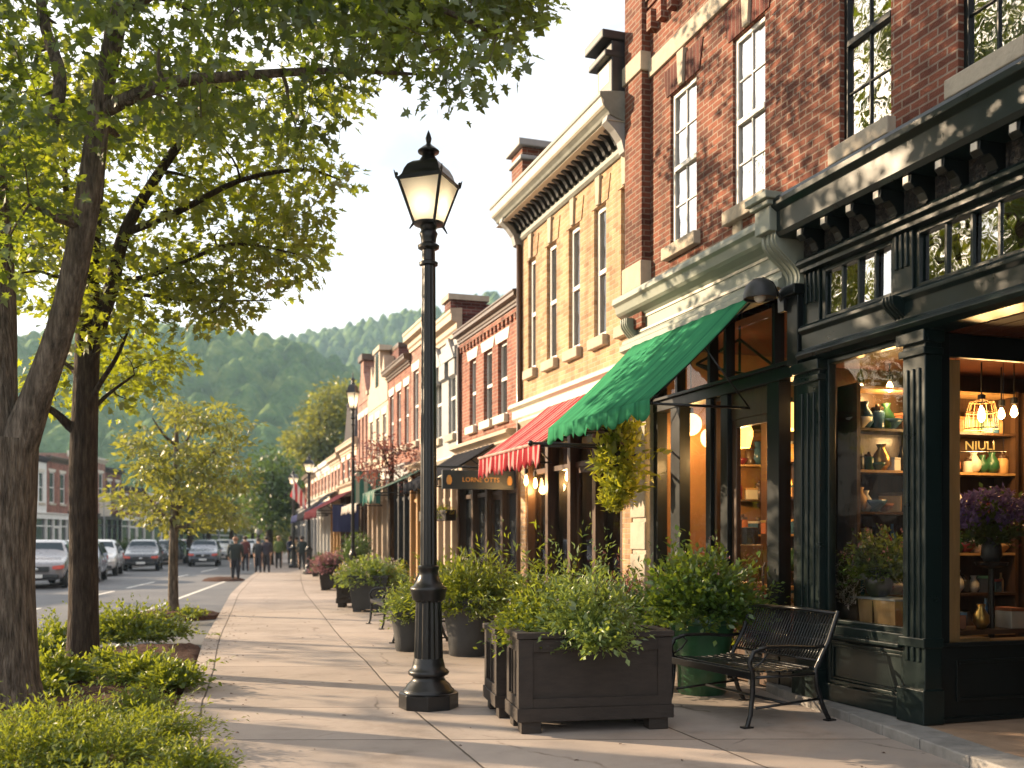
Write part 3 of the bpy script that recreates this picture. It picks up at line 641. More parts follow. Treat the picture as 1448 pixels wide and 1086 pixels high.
q=MB(); yq=side_y+.02; frame(q,rx+.5,rx+1.45,.083,2.3,yq,yq+.05,.12); q.box(rx+.62,rx+1.33,yq,yq+.05,.95,1.05); q.box(rx+.62,rx+1.33,yq+.01,yq+.04,.2,.95); q.box(rx+1.36,rx+1.4,yq-.05,yq,.95,1.25); dr=q.build('door',M_brown,sf,bevel=.005)
g=MB(); g.quad((rx+.62,yq+.025,1.05),(rx+1.33,yq+.025,1.05),(rx+1.33,yq+.025,2.18),(rx+.62,yq+.025,2.18)); g.build('pane',G_shop,dr)
# nearer display window beyond the entrance
post(rn,rn+.2,.09,3.3,-.07,M_green); post(sx1-.22,sx1,.09,3.3,-.07,M_green)
q=MB(); frame(q,rn+.2,sx1-.22,.8,3.299,0,.08,.06); q.box(rn+.2,sx1-.22,-.1,.09,.69,.8); q.box(rn+.2,sx1-.22,0,.09,.09,.69); dn=q.build('display_window',M_green,sf,bevel=.006)
g=MB(); g.quad((rn+.26,.04,.86),(sx1-.28,.04,.86),(sx1-.28,.04,3.24),(rn+.26,.04,3.24)); g.build('pane',G_shop,dn)
# --- pale shopfront under the green awning
px0=.02; px1=sx0-.14
pf=mould('pale_shopfront',[(-.06,4.26),(-.06,4.56),(.05,4.56),(.05,4.26)],px0,px1,M_pale)
mould('crown',[(.03,4.83),(-.22,4.8),(-.27,4.8),(-.28,4.76),(-.28,4.72),(-.24,4.69),(-.22,4.6),(-.19,4.57),(-.1,4.53),(-.07,4.5),(.03,4.5)],px0-.1,px1,M_pale,pf)
mould('lower_moulding',[(.03,4.27),(-.1,4.27),(-.13,4.24),(-.13,4.2),(-.17,4.17),(-.17,4.1),(-.08,4.07),(.03,4.07)],px0-.1,px1,M_pale,pf)
scroll(pf,px0+.14,.2,4.1,4.5,.22,M_pale)
q=MB()                                              # plain weathered lettering ghosts are left out; faint flaking patches
q.extr([(-.075,4.3),(-.075,4.33),(-.05,4.33),(-.05,4.3)],px0+.3,px1); q.extr([(-.075,4.47),(-.075,4.5),(-.05,4.5),(-.05,4.47)],px0+.3,px1); q.build('fascia_bead',M_cream,pf)
rec=.14                                            # shopfront sits a little behind the pier
def xr(px): return LX(fac(px,0,XF+rec)[0])
q=MB(); q.box(0.02,.42,-.02,.3,0,4.07); pr_=q.build('shop_pier',M_stone,pf,bevel=.01)
q=MB()
for i in range(9): q.box(.0,.44,-.05,-.0201,.2+i*.42,.56+i*.42)
q.build('pier_blocks',M_stone,pf,bevel=.012)
posts=[(926,934),(953,966),(1003,1010),(1024,1034),(1090,1107),(1128,1140)]
ZH=3.24
q=MB()
for pa,pb in posts: q.box(xr(pa),xr(pb),rec-.05,rec+.1,.02,ZH)
q.box(.42,sx0+.1,rec-.06,rec+.12,ZH,ZH+.13); q.box(.42,sx0+.1,rec-.1,rec+.12,ZH+.13,ZH+.17)
for pa in (930,960,1006,1029,1098): q.box(xr(pa)-.03,xr(pa)+.03,rec-.04,rec+.08,ZH+.17,4.07)
q.box(.42,xr(1003),rec-.04,rec+.1,.02,.6); q.box(xr(1107),sx0+.1,rec-.04,rec+.1,.02,.6); q.box(.42,xr(1003),rec-.09,rec+.1,.6,.66); q.box(xr(1107),sx0+.1,rec-.09,rec+.1,.6,.66)
fr=q.build('shop_frame',M_greend,pf,bevel=.006)
for pa,pb,z0 in ((934,953,.66),(966,1003,.66),(1107,1128,.66)):
    g=MB(); g.quad((xr(pa),rec+.03,z0),(xr(pb),rec+.03,z0),(xr(pb),rec+.03,ZH),(xr(pa),rec+.03,ZH)); g.build('pane',G_shop,pf)
for pa,pb in ((930,960),(960,1029),(1029,1098),(1098,1140)):
    g=MB(); g.quad((xr(pa)+.03,rec+.03,ZH+.17),(xr(pb)-.03,rec+.03,ZH+.17),(xr(pb)-.03,rec+.03,4.07),(xr(pa)+.03,rec+.03,4.07)); g.build('pane',G_shop,pf)
q=MB(); a,b_=xr(1034)-.0,xr(1090); frame(q,xr(1010),xr(1034),.03,ZH-.002,rec,rec+.08,.04); frame(q,a,b_,.03,ZH-.3,rec+.01,rec+.07,.09); q.box(a+.09,b_-.09,rec+.01,rec+.06,.12,.5); q.box(a,b_,rec,rec+.08,ZH-.3,ZH-.002)
q.tube([(b_-.05,rec-.03,.95),(b_-.05,rec-.06,1.0),(b_-.05,rec-.06,1.3),(b_-.05,rec-.03,1.35)],.012,6); d2=q.build('door',M_brown,pf,bevel=.005)
g=MB(); g.quad((a+.09,rec+.04,.5),(b_-.09,rec+.04,.5),(b_-.09,rec+.04,ZH-.39),(a+.09,rec+.04,ZH-.39)); g.build('pane',G_shop,d2)
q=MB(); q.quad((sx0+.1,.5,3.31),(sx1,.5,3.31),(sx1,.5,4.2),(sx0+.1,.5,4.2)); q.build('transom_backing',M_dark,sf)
# --- rooms behind the glass
def room(x0,x1,y0,y1,z0,z1,wallm,parent,floorm=M_brown,ceil=M_brown,near=True):
    q=MB(); q.cur=0
    q.quad((x0,y1,z0),(x1,y1,z0),(x1,y1,z1),(x0,y1,z1)); q.quad((x0,y0,z0),(x0,y1,z0),(x0,y1,z1),(x0,y0,z1)); yn=y0 if near else 1.9
    q.quad((x1,y1,z0),(x1,yn,z0),(x1,yn,z1),(x1,y1,z1))
    q.cur=1; q.quad((x0,y0,z0),(x1,y0,z0),(x1,y1,z0),(x0,y1,z0)); q.cur=2; q.quad((x0,y0,z1),(x0,y1,z1),(x1,y1,z1),(x1,y0,z1))
    return q.build('interior',[wallm,floorm,ceil],parent)
room(.42,sx0+.06,rec+.1,3.6,.0825,4.08,M_amber,pf,M_brown,M_soffit)
room(sx0+.07,rx-.061,.105,3.4,.083,3.29,M_brown,sf,M_brown,M_soffit,False)
room(rn+.07,sx1,.105,3.4,.083,3.29,M_amber,sf)
# window-board the display stands on
q=MB(); q.box(pA[1],pB[0]+.1,.1,.75,.70,.76); q.box(pB[0]-.02,rx-.062,.75,side_y,.70,.74); q.build('window_board',M_lwood,sf)
# ------------------------------------------------------------------ the row beyond
def frame_for(far,near):
    d=Vector((near[0]-far[0],near[1]-far[1])); return d.length, math.atan2(d.y,d.x)
def shop(root,x0,x1,z0,z1,postm,fasc,ncol,dark=True,rec=.12,door=None,lit=False):
    """glazed ground floor: posts, riser, fascia board, panes, dark room"""
    q=MB(); w=(x1-x0)/ncol
    for i in range(ncol+1):
        x=x0+w*i; q.box(max(x0,x-.06),min(x1,x+.06),-.02,rec+.06,z0,z1-.42)
    for i in range(ncol):
        if i==door: continue
        q.box(x0+w*i+.06,x0+w*(i+1)-.06,rec-.06,rec+.05,z0,z0+.55)
    q.box(x0,x1,rec-.05,rec+.06,z1-.95,z1-.87)
    s=q.build('shopfront',postm,root)
    f=MB(); f.box(x0,x1,-.07,.04,z1-.42,z1-.08); f.extr([(.02,z1-.1),(-.1,z1-.1),(-.17,z1-.04),(-.17,z1),(.02,z1+.03)],x0-.03,x1+.03); f.build('fascia',fasc,s)
    for i in range(ncol):
        a,b=x0+w*i+.06,x0+w*(i+1)-.06; zb=z0+.05 if i==door else z0+.55
        g=MB(); g.quad((a,rec,zb),(b,rec,zb),(b,rec,z1-.95),(a,rec,z1-.95)); g.quad((a,rec,z1-.87),(b,rec,z1-.87),(b,rec,z1-.42),(a,rec,z1-.42)); g.build('pane',G_shop if lit else G_far,s)
        if i==door:
            dd=MB(); frame(dd,a,b,z0+.02,z1-.952,rec-.03,rec+.03,.09); dd.build('door',postm,root)
    return s
# --- buff brick building
FY=fac(735,0)[0]; Wy=FY-BY-.01
yb=thing('buff_brick_building','two storey buff brick building with five narrow windows and a heavy bracketed cornice','building',(XF,FY,0),R(-90))
ly=lambda px:fac(px,0)[0]
wn=[]
for a,b_ in ((747,757.5),(773,787),(804,820),(840,857),(878,894.5)): 
    wn.append((FY-ly(a),FY-ly(b_),4.52,6.42))
wn=[(max(.05,a),min(Wy-.02,b_),c,d) for a,b_,c,d in wn]
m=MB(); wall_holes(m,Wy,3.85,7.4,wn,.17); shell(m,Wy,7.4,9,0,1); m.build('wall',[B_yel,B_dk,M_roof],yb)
for h in wn: window(yb,h,.055,M_white,G_far,1,1,.07,B_yel,key=True,simple=True,t=.07)
q=MB(); q.extr([(.05,6.86),(-.03,6.86),(-.06,6.9),(-.06,6.96),(-.03,6.98),(-.03,7.2),(.05,7.2)],-.02,Wy); q.build('frieze',M_corn,yb)
q=MB(); q.extr([(.05,7.18),(-.1,7.18),(-.34,7.26),(-.36,7.3),(-.4,7.34),(-.42,7.38),(-.42,7.44),(-.48,7.5),(-.48,7.55),(-.3,7.58),(.05,7.62)],-.3,Wy); q.build('cornice',M_corn,yb,bevel=.008)
q=MB(); q.extr([(-.41,7.345),(-.425,7.385),(-.425,7.44),(-.46,7.47),(-.47,7.47),(-.44,7.37)],-.305,Wy); q.box(-.28,Wy,-.36,0,7.187,7.19); q.build('lit_edge',M_cream,yb)  # cream strip paints in the crown's lit edge; thin cream board below
x=.12
while x<Wy-.05:
    q=MB(); q.extr([(0,7.19),(-.26,7.22),(-.27,7.17),(-.18,7.13),(-.12,7.05),(-.1,7.0),(0,6.99)],x-.04,x+.04); q.build('bracket',M_dkpaint,yb); x+=.2
for xx in (.04,Wy-.1):
    q=MB(); q.extr([(0,7.24),(-.36,7.26),(-.38,7.18),(-.26,7.08),(-.16,6.95),(-.12,6.8),(0,6.76)],xx-.08,xx+.08); q.build('end_bracket',M_grey,yb)
q=MB(); q.box(-.16,.42,-.1,.7,7.4,8.42); ch=q.build('chimney',B_red,yb); q=MB(); q.box(-.21,.47,-.15,.75,8.2,8.28); q.box(-.25,.51,-.19,.78,8.42,8.55); q.build('cap',M_grey,ch,bevel=.02)
q=MB(); q.box(Wy-.52,Wy-.03,-.3,.5,7.3,8.28); ch=q.build('parapet_block',M_dkpaint,yb,bevel=.02); q=MB(); q.box(Wy-.6,Wy-.02,-.4,.58,8.05,8.14); q.box(Wy-.64,Wy-.01,-.44,.62,8.28,8.4); q.build('cap',M_dkpaint,ch,bevel=.02)
q=MB(); q.box(Wy-.43,Wy-.12,-.303,-.29,7.75,8.0); q.build('block_panel',M_cream,ch)
q=MB(); q.tube([(.1,-.05,.1),(.1,-.05,6.8)],.05,8); q.build('downpipe',M_brown,yb,smooth=180)
q=MB(); q.extr([(.03,3.98),(-.16,3.98),(-.2,3.94),(-.2,3.9),(-.12,3.86),(-.12,3.72),(-.05,3.66),(.03,3.66)],-.08,Wy); q.build('lower_cornice',M_cream,yb,bevel=.006)
q=MB(); q.box(-.02,.42,-.04,.5,0,3.66); q.build('pier',B_yel,yb,bevel=.01); q=MB(); q.box(Wy-.3,Wy,-.02,.5,0,3.66); q.build('pier',B_yel,yb,bevel=.01)
q=MB(); q.box(-.05,.45,-.07,.1,3.3,3.5); q.build('pier_cap',M_stone,yb)
s_=shop(yb,.42,Wy-.3,.02,3.66,M_brown,M_cream,4,door=2,lit=True)
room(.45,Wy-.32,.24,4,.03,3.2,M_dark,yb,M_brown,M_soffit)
# --- red brick building
RYn=FY-.0; RYf=fac(650.5,0)[0]
Wr=RYf-(FY+.02)
rb=thing('red_brick_building','low red brick building with three blue tinted windows under pale lintels','building',(XF,RYf,0),R(-90))
wn=[]
for a,b_ in ((664,673),(684,696),(704,717)): wn.append((RYf-fac(a,0)[0],RYf-fac(b_,0)[0],3.92,5.3))
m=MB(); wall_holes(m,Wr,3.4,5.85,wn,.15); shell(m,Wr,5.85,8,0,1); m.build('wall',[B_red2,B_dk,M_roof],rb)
for h in wn: window(rb,h,.07,M_white,G_far,1,1,.07,M_cream,simple=True,t=.05,sillm=M_cream)
cornice(rb,Wr,5.78,.26,.16,M_brown)
q=MB(); q.extr([(.02,5.66),(-.05,5.66),(-.05,5.74),(.02,5.74)],0,Wr)
for i in range(16): q.box(.1+i*.24,.2+i*.24,-.04,.02,5.56,5.66)
q.build('corbel',B_red2,rb)
q=MB(); q.extr([(.02,3.58),(-.2,3.58),(-.24,3.54),(-.24,3.5),(-.14,3.45),(-.08,3.41),(.02,3.41)],-.03,Wr-.05); q.build('lower_cornice',M_tan,rb)
shop(rb,0,Wr,.02,3.4,M_brown,M_tan,4,door=2,lit=False)
q=MB(); q.tube([(.08,-.05,.1),(.08,-.05,5.7)],.045,8); q.build('downpipe',M_brown,rb,smooth=180)
# --- further fronts follow the bend
def pt(px): 
    y=facY(px); return Vector((facX(y),y,0))
def front(name,label,px_far,px_near,ytop,wallm,sidem,win,corn,shopz=3.3,fasc=M_cream,postm=M_white,rows=1,gable=None,ncol=4,D=9,lint=M_cream,winm=M_white,cols=None,ch=.4):
    f,n=pt(px_far),pt(px_near); Wd,rz=frame_for(f,n); zt=zat(ytop,n); Wd-=.02
    t=thing(name,label,'building',f,rz)
    wn=[]; up=zt-ch-shopz
    for r in range(rows):
        h=up/rows
        for i in range(win):
            w=Wd/win; x=w*(i+.5); ww=min(.9,w*.5)
            wn.append((x-ww/2,x+ww/2,shopz+h*r+h*.2,shopz+h*r+h*.82))
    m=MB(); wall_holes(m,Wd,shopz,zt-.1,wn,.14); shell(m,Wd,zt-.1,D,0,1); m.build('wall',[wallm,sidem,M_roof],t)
    for h in wn: window(t,h,.06,winm,G_far,1,1,.05,lint,simple=True,t=.06)
    if corn is not None: cornice(t,Wd,zt-ch,ch,.22,corn,ends=.05)
    shop(t,0,Wd,.02,shopz,postm,fasc,ncol,door=1)
    return t,Wd,zt
t,Wd,zt=front('grey_fronted_building','grey painted building with carved upper front between the brick rows',611,650,437,M_grey,B_dk,2,M_tan,3.4,M_cream,M_tan,lint=M_cream,ch=.55)
q=MB()
for i in range(3): q.extr([(-.12+.03*i,zt-.75),( -.12+.03*i,zt-1.35),(.02,zt-1.4),(.02,zt-.7)],.25+i*.75,.75+i*.75)
for i in range(2):
    cx=Wd*(.28+.46*i); q.add([(cx-.5,-.1,shz:=5.55),(cx+.5,-.1,shz),(cx,-.1,shz+.5),(cx-.5,.02,shz),(cx+.5,.02,shz),(cx,.02,shz+.5)],[(0,1,2),(0,2,5,3),(1,4,5,2),(0,3,4,1)])
q.build('carved_panel',M_grey,t)
q=MB(); q.box(Wd-.34,Wd,-.1,3.5,zt-.2,zt+.15); q.box(Wd-.5,Wd-.0,-.2,.6,zt+.02,zt+.2); q.build('parapet',B_dk,t); q=MB(); q.box(Wd-.6,Wd+.05,-.26,.66,zt+.2,zt+.32); q.build('coping',M_stone,t)
q=MB(); q.box(Wd-.4,Wd,3.6,4.6,zt-.2,zt+1.0); q.box(Wd-.45,Wd+.03,3.55,4.65,zt+1,zt+1.12); q.build('chimney',B_dk,t)
front('tan_fronted_building','narrow tan building with paired windows just beyond the grey front',581,611,446,B_pink,B_red2,2,M_tan,3.5,M_tan,M_lwood,lint=M_cream,rows=1,ch=.5,ncol=3)
front('narrow_red_building','narrow red brick building squeezed in below the tall white gable wall',549,581,500,B_red2,B_red2,3,M_brown,3.6,M_grey,M_dkpaint,ncol=4,ch=.3)
t,Wd,zt=front('white_gabled_building','pale building with a stepped curved gable and a bare brick side wall',521,549,560,M_tan,B_dk,3,None,3.7,M_cream,M_tan,rows=1,ncol=4,ch=.1)
zg=zat(484,pt(549))
q=MB(); q.extr([(0,zt-.1),(Wd,zt-.1),(Wd-.02,zt+.5),(Wd*.86,zt+.7),(Wd*.82,zt+1.3),(Wd*.72,zg-.75),(Wd*.64,zg-.5),(Wd*.62,zg),(Wd*.38,zg),(Wd*.36,zg-.5),(Wd*.28,zg-.75),(Wd*.18,zt+1.3),(Wd*.14,zt+.7),(.02,zt+.5)],-.02,.3,'y'); q.build('gable',M_tan,t)
q=MB(); q.box(Wd*.33,Wd*.67,-.06,.34,zg,zg+.15); q.box(-.05,.2,-.08,.36,zt+.5,zt+.62); q.box(Wd-.2,Wd+.05,-.08,.36,zt+.5,zt+.62); q.build('coping',M_stone,t)
q=MB(); q.box(Wd*.42,Wd*.58,-.03,.0,zt+.5,zt+1.6); q.build('gable_window',G_far,t)
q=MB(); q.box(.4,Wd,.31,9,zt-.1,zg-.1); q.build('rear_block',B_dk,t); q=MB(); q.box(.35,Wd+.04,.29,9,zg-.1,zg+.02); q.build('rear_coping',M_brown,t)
t,Wd,zt=front('dark_gabled_building','dusky red building with a steep pointed gable next to the pale gable',506,521,560,B_pink,B_dk,3,None,3.6,M_cream,M_brown,ncol=3,ch=.1)
zg=zat(503,pt(521)); q=MB(); q.extr([(0,zt-.1),(Wd,zt-.1),(Wd*.62,zg-.4),(Wd*.62,zg),(Wd*.36,zg),(Wd*.36,zg-.4)],-.02,.35,'y'); q.build('gable',B_pink,t)
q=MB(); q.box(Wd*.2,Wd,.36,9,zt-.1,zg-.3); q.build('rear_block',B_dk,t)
q=MB(); q.box(Wd*.3,Wd*.68,-.1,.4,zg,zg+.2); q.build('coping',M_brown,t)
front('mansard_building','pink brick building with a dark mansard roof far down the row',482,506,618,B_red2,B_red2,3,M_tan,3.6,M_tan,M_brown,ncol=3)
t,Wd,zt=front('turret_building','pink fronted building with a little dark turret far down the row',468,482,640,B_pink,B_pink,3,M_tan,3.5,M_tan,M_lwood,ncol=3)
f=pt(506); 
q=MB(); q.lathe([(1.2,zt-.2),(1.25,zt+.2),(1.0,zt+.6),(.9,zt+1.9),(.95,zt+2.0),(.2,zt+2.6)],8,(Wd-1.2,1.3,0)); q.build('turret',M_roof,t)
front('peach_building','peach coloured low building near the far end of the right row',449,468,650,B_pink,B_red2,4,M_white,3.5,M_cream,M_white,ncol=4)
front('rusty_brick_building','rusty brick building second from the far end of the right row',432,449,662,B_red2,B_red2,4,M_brown,3.5,M_grey,M_grey,ncol=4)
front('shaded_brick_building','dark brick building closing the far end of the right row',412,432,690,B_dk,B_dk,4,M_brown,3.3,M_grey,M_grey,ncol=4)
# ------------------------------------------------------------------ row across the street
A1=Vector((-9.4,71.8)); A2=Vector((7.3,134.7)); AD=(A2-A1).normalized()
def left_pt(px):
    lo,hi=-90.,120.
    for _ in range(50):
        m=(lo+hi)/2; p=A1+AD*m; zc=p.x*ST+p.y*CT; x=724+FPX*(p.x*CT-p.y*ST)/zc
        if zc<1 or x<px: lo=m
        else: hi=m
    p=A1+AD*lo; return Vector((p.x,p.y,0))
def leftb(name,label,pa,pb,ytop,wallm,win,corn,fasc,postm,shopz=3.0,rows=1,ncol=3):
    n,f=left_pt(pa),left_pt(pb); Wd,rz=frame_for(n,f); zt=zat(ytop,(n+f)/2); Wd-=.03
    t=thing(name,label,'building',n,rz); wn=[]; up=zt-.4-shopz
    for r in range(rows):
        for i in range(win):
            w=Wd/win; x=w*(i+.5); ww=min(1.0,w*.5); h=up/rows
            wn.append((x-ww/2,x+ww/2,shopz+h*r+h*.2,shopz+h*r+h*.82))
    m=MB(); wall_holes(m,Wd,shopz,zt-.1,wn,.14); shell(m,Wd,zt-.1,10,0,0); m.build('wall',[wallm,wallm,M_roof],t)
    for h in wn: window(t,h,.06,M_white,G_far,1,1,.05,M_cream,simple=True,t=.08)
    cornice(t,Wd,zt-.35,.4,.3,corn,ends=.02); shop(t,0,Wd,.02,shopz,postm,fasc,ncol,door=1); return t,Wd,zt
leftb('grey_corner_shop','tall dull red building at the left edge behind the forked tree',-70,4,625,B_red,3,M_roof,M_grey,M_grey)
leftb('white_shop_building','white painted two storey shop with dark roof edge across the street',4,66,642,M_white,4,M_roof,M_white,M_white,3.4)
leftb('red_shop_building','red brick shop beside the white one across the street',66,96,648,B_red2,2,M_brown,M_white,M_white,3.4,ncol=3)
leftb('rose_shop_building','rose coloured shop partly behind the straight tree trunk across the street',96,149,645,B_pink,4,M_cream,M_dkpaint,M_dkpaint,3.6)
leftb('maroon_shop_building','maroon building with dark awnings left of the young tree across the street',149,172,664,B_dk,2,M_roof,M_dkpaint,M_dkpaint,3.6)
leftb('brown_brick_building','brown brick building behind the young tree across the street',172,205,690,B_red,3,M_roof,M_white,M_white,3.6)
leftb('mauve_shop_building','mauve low shop behind the young tree trunk across the street',205,240,700,B_pink,3,M_white,M_white,M_white,3.8)
leftb('dim_shop_building','dim dark fronted shop right of the young tree trunk across the street',240,290,712,B_dk,3,M_roof,M_dkpaint,M_dkpaint,3.5)
leftb('low_grey_building','low grey building far across the street behind the leafy trees',290,345,735,M_grey,4,M_roof,M_cream,M_grey,3)
# taller brick blocks standing behind that row
for (pa,pb,yt,lb) in ((58,120,600,'tall dull red brick block rising behind the red shop across the street'),(128,166,612,'slate topped dark brick block rising behind the rose shop across the street')):
    n,f=left_pt(pa),left_pt(pb); off=Vector((-AD.y,AD.x,0))*12; n=n+off; f=f+off; Wd,rz=frame_for(n,f); zt=zat(yt,(n+f)/2)
    t=thing('rear_brick_block',lb,'building',n,rz); q=MB(); wall_holes(q,Wd,0,zt,[],.1); shell(q,Wd,zt,8,0,0); q.build('wall',[B_dk,B_dk,M_roof],t); cornice(t,Wd,zt-.3,.4,.25,M_roof)
    q=MB(); q.box(Wd*.3,Wd*.3+1,2,3,zt-.2,zt+1.1); q.build('chimney',B_dk,t)
# out along the same side, nearer than the picture edge: seen mirrored in the shop glass
for i,(m0,m1,zt,wm,lb) in enumerate(((-12,-24,7.2,B_red2,'red brick shop beyond the left edge mirrored in the windows'),(-24.2,-36,8,M_cream,'cream shop beyond the left edge mirrored in the windows'),(-36.2,-50,6.8,B_pink,'pink shop beyond the left edge mirrored in the windows'))):
    n=A1+AD*m1; f=A1+AD*m0; n=Vector((n.x-5,n.y,0)); f=Vector((f.x-5,f.y,0)); Wd,rz=frame_for(n,f)
    t=thing('brick_shop',lb,'building',n,rz); wn=[(1+2.4*k,2+2.4*k,4.1,5.9) for k in range(4)]
    q=MB(); wall_holes(q,Wd,3.2,zt,wn,.14); shell(q,Wd,zt,8,0,0); q.build('wall',[wm,wm,M_roof],t)
    for h in wn: window(t,h,.06,M_white,G_far,1,1,.05,M_cream,simple=True)
    cornice(t,Wd,zt-.3,.4,.3,M_cream); shop(t,0,Wd,.02,3.2,M_grey,M_cream,5,door=2)
# ================================================================== AWNINGS
def canvas(name,col,stripe=None,per=.12,wid=.35,tr=.35):
    m=bpy.data.materials.new(name); m.use_nodes=True; nt=m.node_tree; nt.nodes.clear()
    tc=N(nt,'ShaderNodeTexCoord'); sp=N(nt,'ShaderNodeSeparateXYZ'); nt.links.new(tc.outputs['Object'],sp.inputs[0])
    n=N(nt,'ShaderNodeTexNoise'); n.inputs['Scale'].default_value=2.5; n.inputs['Detail'].default_value=6
    mp=N(nt,'ShaderNodeMapping'); mp.inputs['Scale'].default_value=(3,.35,.35); nt.links.new(tc.outputs['Object'],mp.inputs[0]); nt.links.new(mp.outputs[0],n.inputs['Vector'])
    r=ramp(nt,[(.27,sc(col,.55)),(.45,sc(col,.95)),(.6,sc(col,1.1)),(.75,sc(col,1.45))]); nt.links.new(n.outputs[0],r.inputs[0]); out=r.outputs[0]
    if stripe:
        p=N(nt,'ShaderNodeMath',operation='PINGPONG'); p.inputs[1].default_value=per; nt.links.new(sp.outputs[0],p.inputs[0])
        g=N(nt,'ShaderNodeMath',operation='LESS_THAN'); g.inputs[1].default_value=per*wid; nt.links.new(p.outputs[0],g.inputs[0])
        mx=N(nt,'ShaderNodeMix',data_type='RGBA'); nt.links.new(g.outputs[0],mx.inputs[0]); nt.links.new(out,mx.inputs[6]); mx.inputs[7].default_value=(*stripe,1); out=mx.outputs[2]
    d=N(nt,'ShaderNodeBsdfDiffuse'); t=N(nt,'ShaderNodeBsdfTranslucent'); nt.links.new(out,d.inputs[0]); nt.links.new(out,t.inputs[0])
    w=N(nt,'ShaderNodeTexNoise'); w.inputs['Scale'].default_value=130; nt.links.new(tc.outputs['Object'],w.inputs['Vector'])
    bp=N(nt,'ShaderNodeBump'); bp.inputs['Strength'].default_value=.25; bp.inputs['Distance'].default_value=.005; nt.links.new(w.outputs[0],bp.inputs['Height']); nt.links.new(bp.outputs[0],d.inputs['Normal'])
    ms=N(nt,'ShaderNodeMixShader'); ms.inputs[0].default_value=tr; nt.links.new(d.outputs[0],ms.inputs[1]); nt.links.new(t.outputs[0],ms.inputs[2])
    o=N(nt,'ShaderNodeOutputMaterial'); nt.links.new(ms.outputs[0],o.inputs[0]); return m
K_green=canvas('green_canvas',(.075,.36,.185),(.055,.28,.15),.42,.06,.42); K_red=canvas('red_canvas',(.4,.05,.062),(.72,.42,.4),.105,.3); K_black=canvas('black_canvas',(.035,.036,.042),None,tr=.12); K_teal=canvas('teal_canvas',(.07,.2,.17),(.4,.42,.36),.12,.45); K_maroon=canvas('maroon_canvas',(.14,.05,.06),None)
K_white=canvas('white_canvas',(.6,.55,.5)); K_band=canvas('pink_band',(.75,.5,.45)); K_blue=canvas('blue_canvas',(.07,.08,.16))
def awning(name,label,far,rz,W,ztop,proj,zf,val,mt,group='awnings over the shopfronts',trim=None,scal=.19,under=False):
    t=thing(name,label,'awning',(far[0],far[1],0),rz,group)
    nu,nv=max(12,int(W/.06)),10; V=[];F=[]
    for i in range(nu+1):
        for j in range(nv+1):
            u=i/nu;v=j/nv
            sag=-.03*math.sin(math.pi*v)*(.85+.15*math.cos(u*math.pi*2*round(W/1.1)))
            V.append((u*W,-.03-(proj-.03)*v,ztop+(zf-ztop)*v+sag+.004*math.sin(u*60+v*3)))
    for i in range(nu):
        for j in range(nv): k=i*(nv+1)+j; F.append((k,k+nv+1,k+nv+2,k+1))
    b=MB(); b.sm=True; b.add(V,F); o=b.build('canopy',mt,t); s=o.modifiers.new('cloth','SOLIDIFY'); s.thickness=.008
    b=MB(); b.sm=True; V=[];F=[]; nu=int(W/.022)
    for i in range(nu+1):
        x=W*i/nu; ph=abs(math.sin(math.pi*x/scal))
        drop=val*(.72+.28*ph)+.018*math.sin(x*7.3)+.012*math.sin(x*17)
        for j in range(4):
            v=j/3; V.append((x,-proj-.004-.02*v*math.sin(x*21+1.3*math.sin(x*3))-.012*v,zf+.012-drop*v))
    for i in range(nu):
        for j in range(3): k=i*4+j; F.append((k,k+1,k+5,k+4))
    b.add(V,F); o=b.build('valance',mt,t); s=o.modifiers.new('cloth','SOLIDIFY'); s.thickness=.005
    if trim:
        b=MB(); b.tube([(0,-proj-.012,zf+.01),(W,-proj-.012,zf+.01)],.022,6); b.build('trim',trim,t)
    b=MB(); b.tube([(.02,-proj+.02,zf-.03),(W-.02,-proj+.02,zf-.03)],.018,8); b.build('front_bar',M_iron,t,smooth=180)
    for x in (.06,W-.06):
        b=MB(); b.tube([(x,-.02,ztop-.05),(x,-proj+.02,zf-.03)],.012,6); b.tube([(x,-.02,zf-.03),(x,-proj+.02,zf-.03)],.014,6); b.tube([(x,-.02,zf-.03),(x,-.45*proj,ztop+(zf-ztop)*.45-.05)],.01,6); b.build('arm',M_iron,t,smooth=180)
    return t
GY0,GY1=fac(781,0,XF-1.3)[0],fac(925,0,XF-1.3)[0]
awning('green_awning','broad green canvas awning with ragged valance above the pale shopfront',(XF-.15,GY0),R(-90),GY0-GY1,4.1,1.2,2.99,.2,K_green)
RY0=fac(677,0,XF-1.28)[0]
awning('striped_awning','red striped awning with pale edge on the buff brick building',(XF-.05,RY0),R(-90),RY0-12.4,3.75,1.22,2.86,.32,K_red,trim=K_band,scal=.12)
awning('black_awning','plain charcoal awning on the low red brick building',(XF-.05,RYf-.1),R(-90),RYf-18.0,3.44,1.2,2.74,.2,K_black)
def far_awning(name,label,pa,pb,zt,pr,zf,val,mt,trim=None):
    f,n=pt(pa),pt(pb); Wd,rz=frame_for(f,n); o=Vector((-math.sin(0),0,0)); return awning(name,label,(f.x-.08,f.y-.02),rz,Wd,zt,pr,zf,val,mt,trim=trim)
far_awning('teal_awning','pale teal striped awning under the tan building just left of the lamp post',583,603,3.3,1.2,2.75,.3,K_teal)
far_awning('white_awning','short white awning below the dark flag in front of the pale gabled house',522,546,3.0,.8,2.6,.25,K_white)
far_awning('maroon_awning','maroon awning behind the slim dark post far down the row',482,505,3.3,1.3,2.6,.3,K_maroon)
aw=far_awning('lettered_awning','small black awning lettered ci in white far down the row',468,481,3.5,1.3,2.6,.3,K_black)
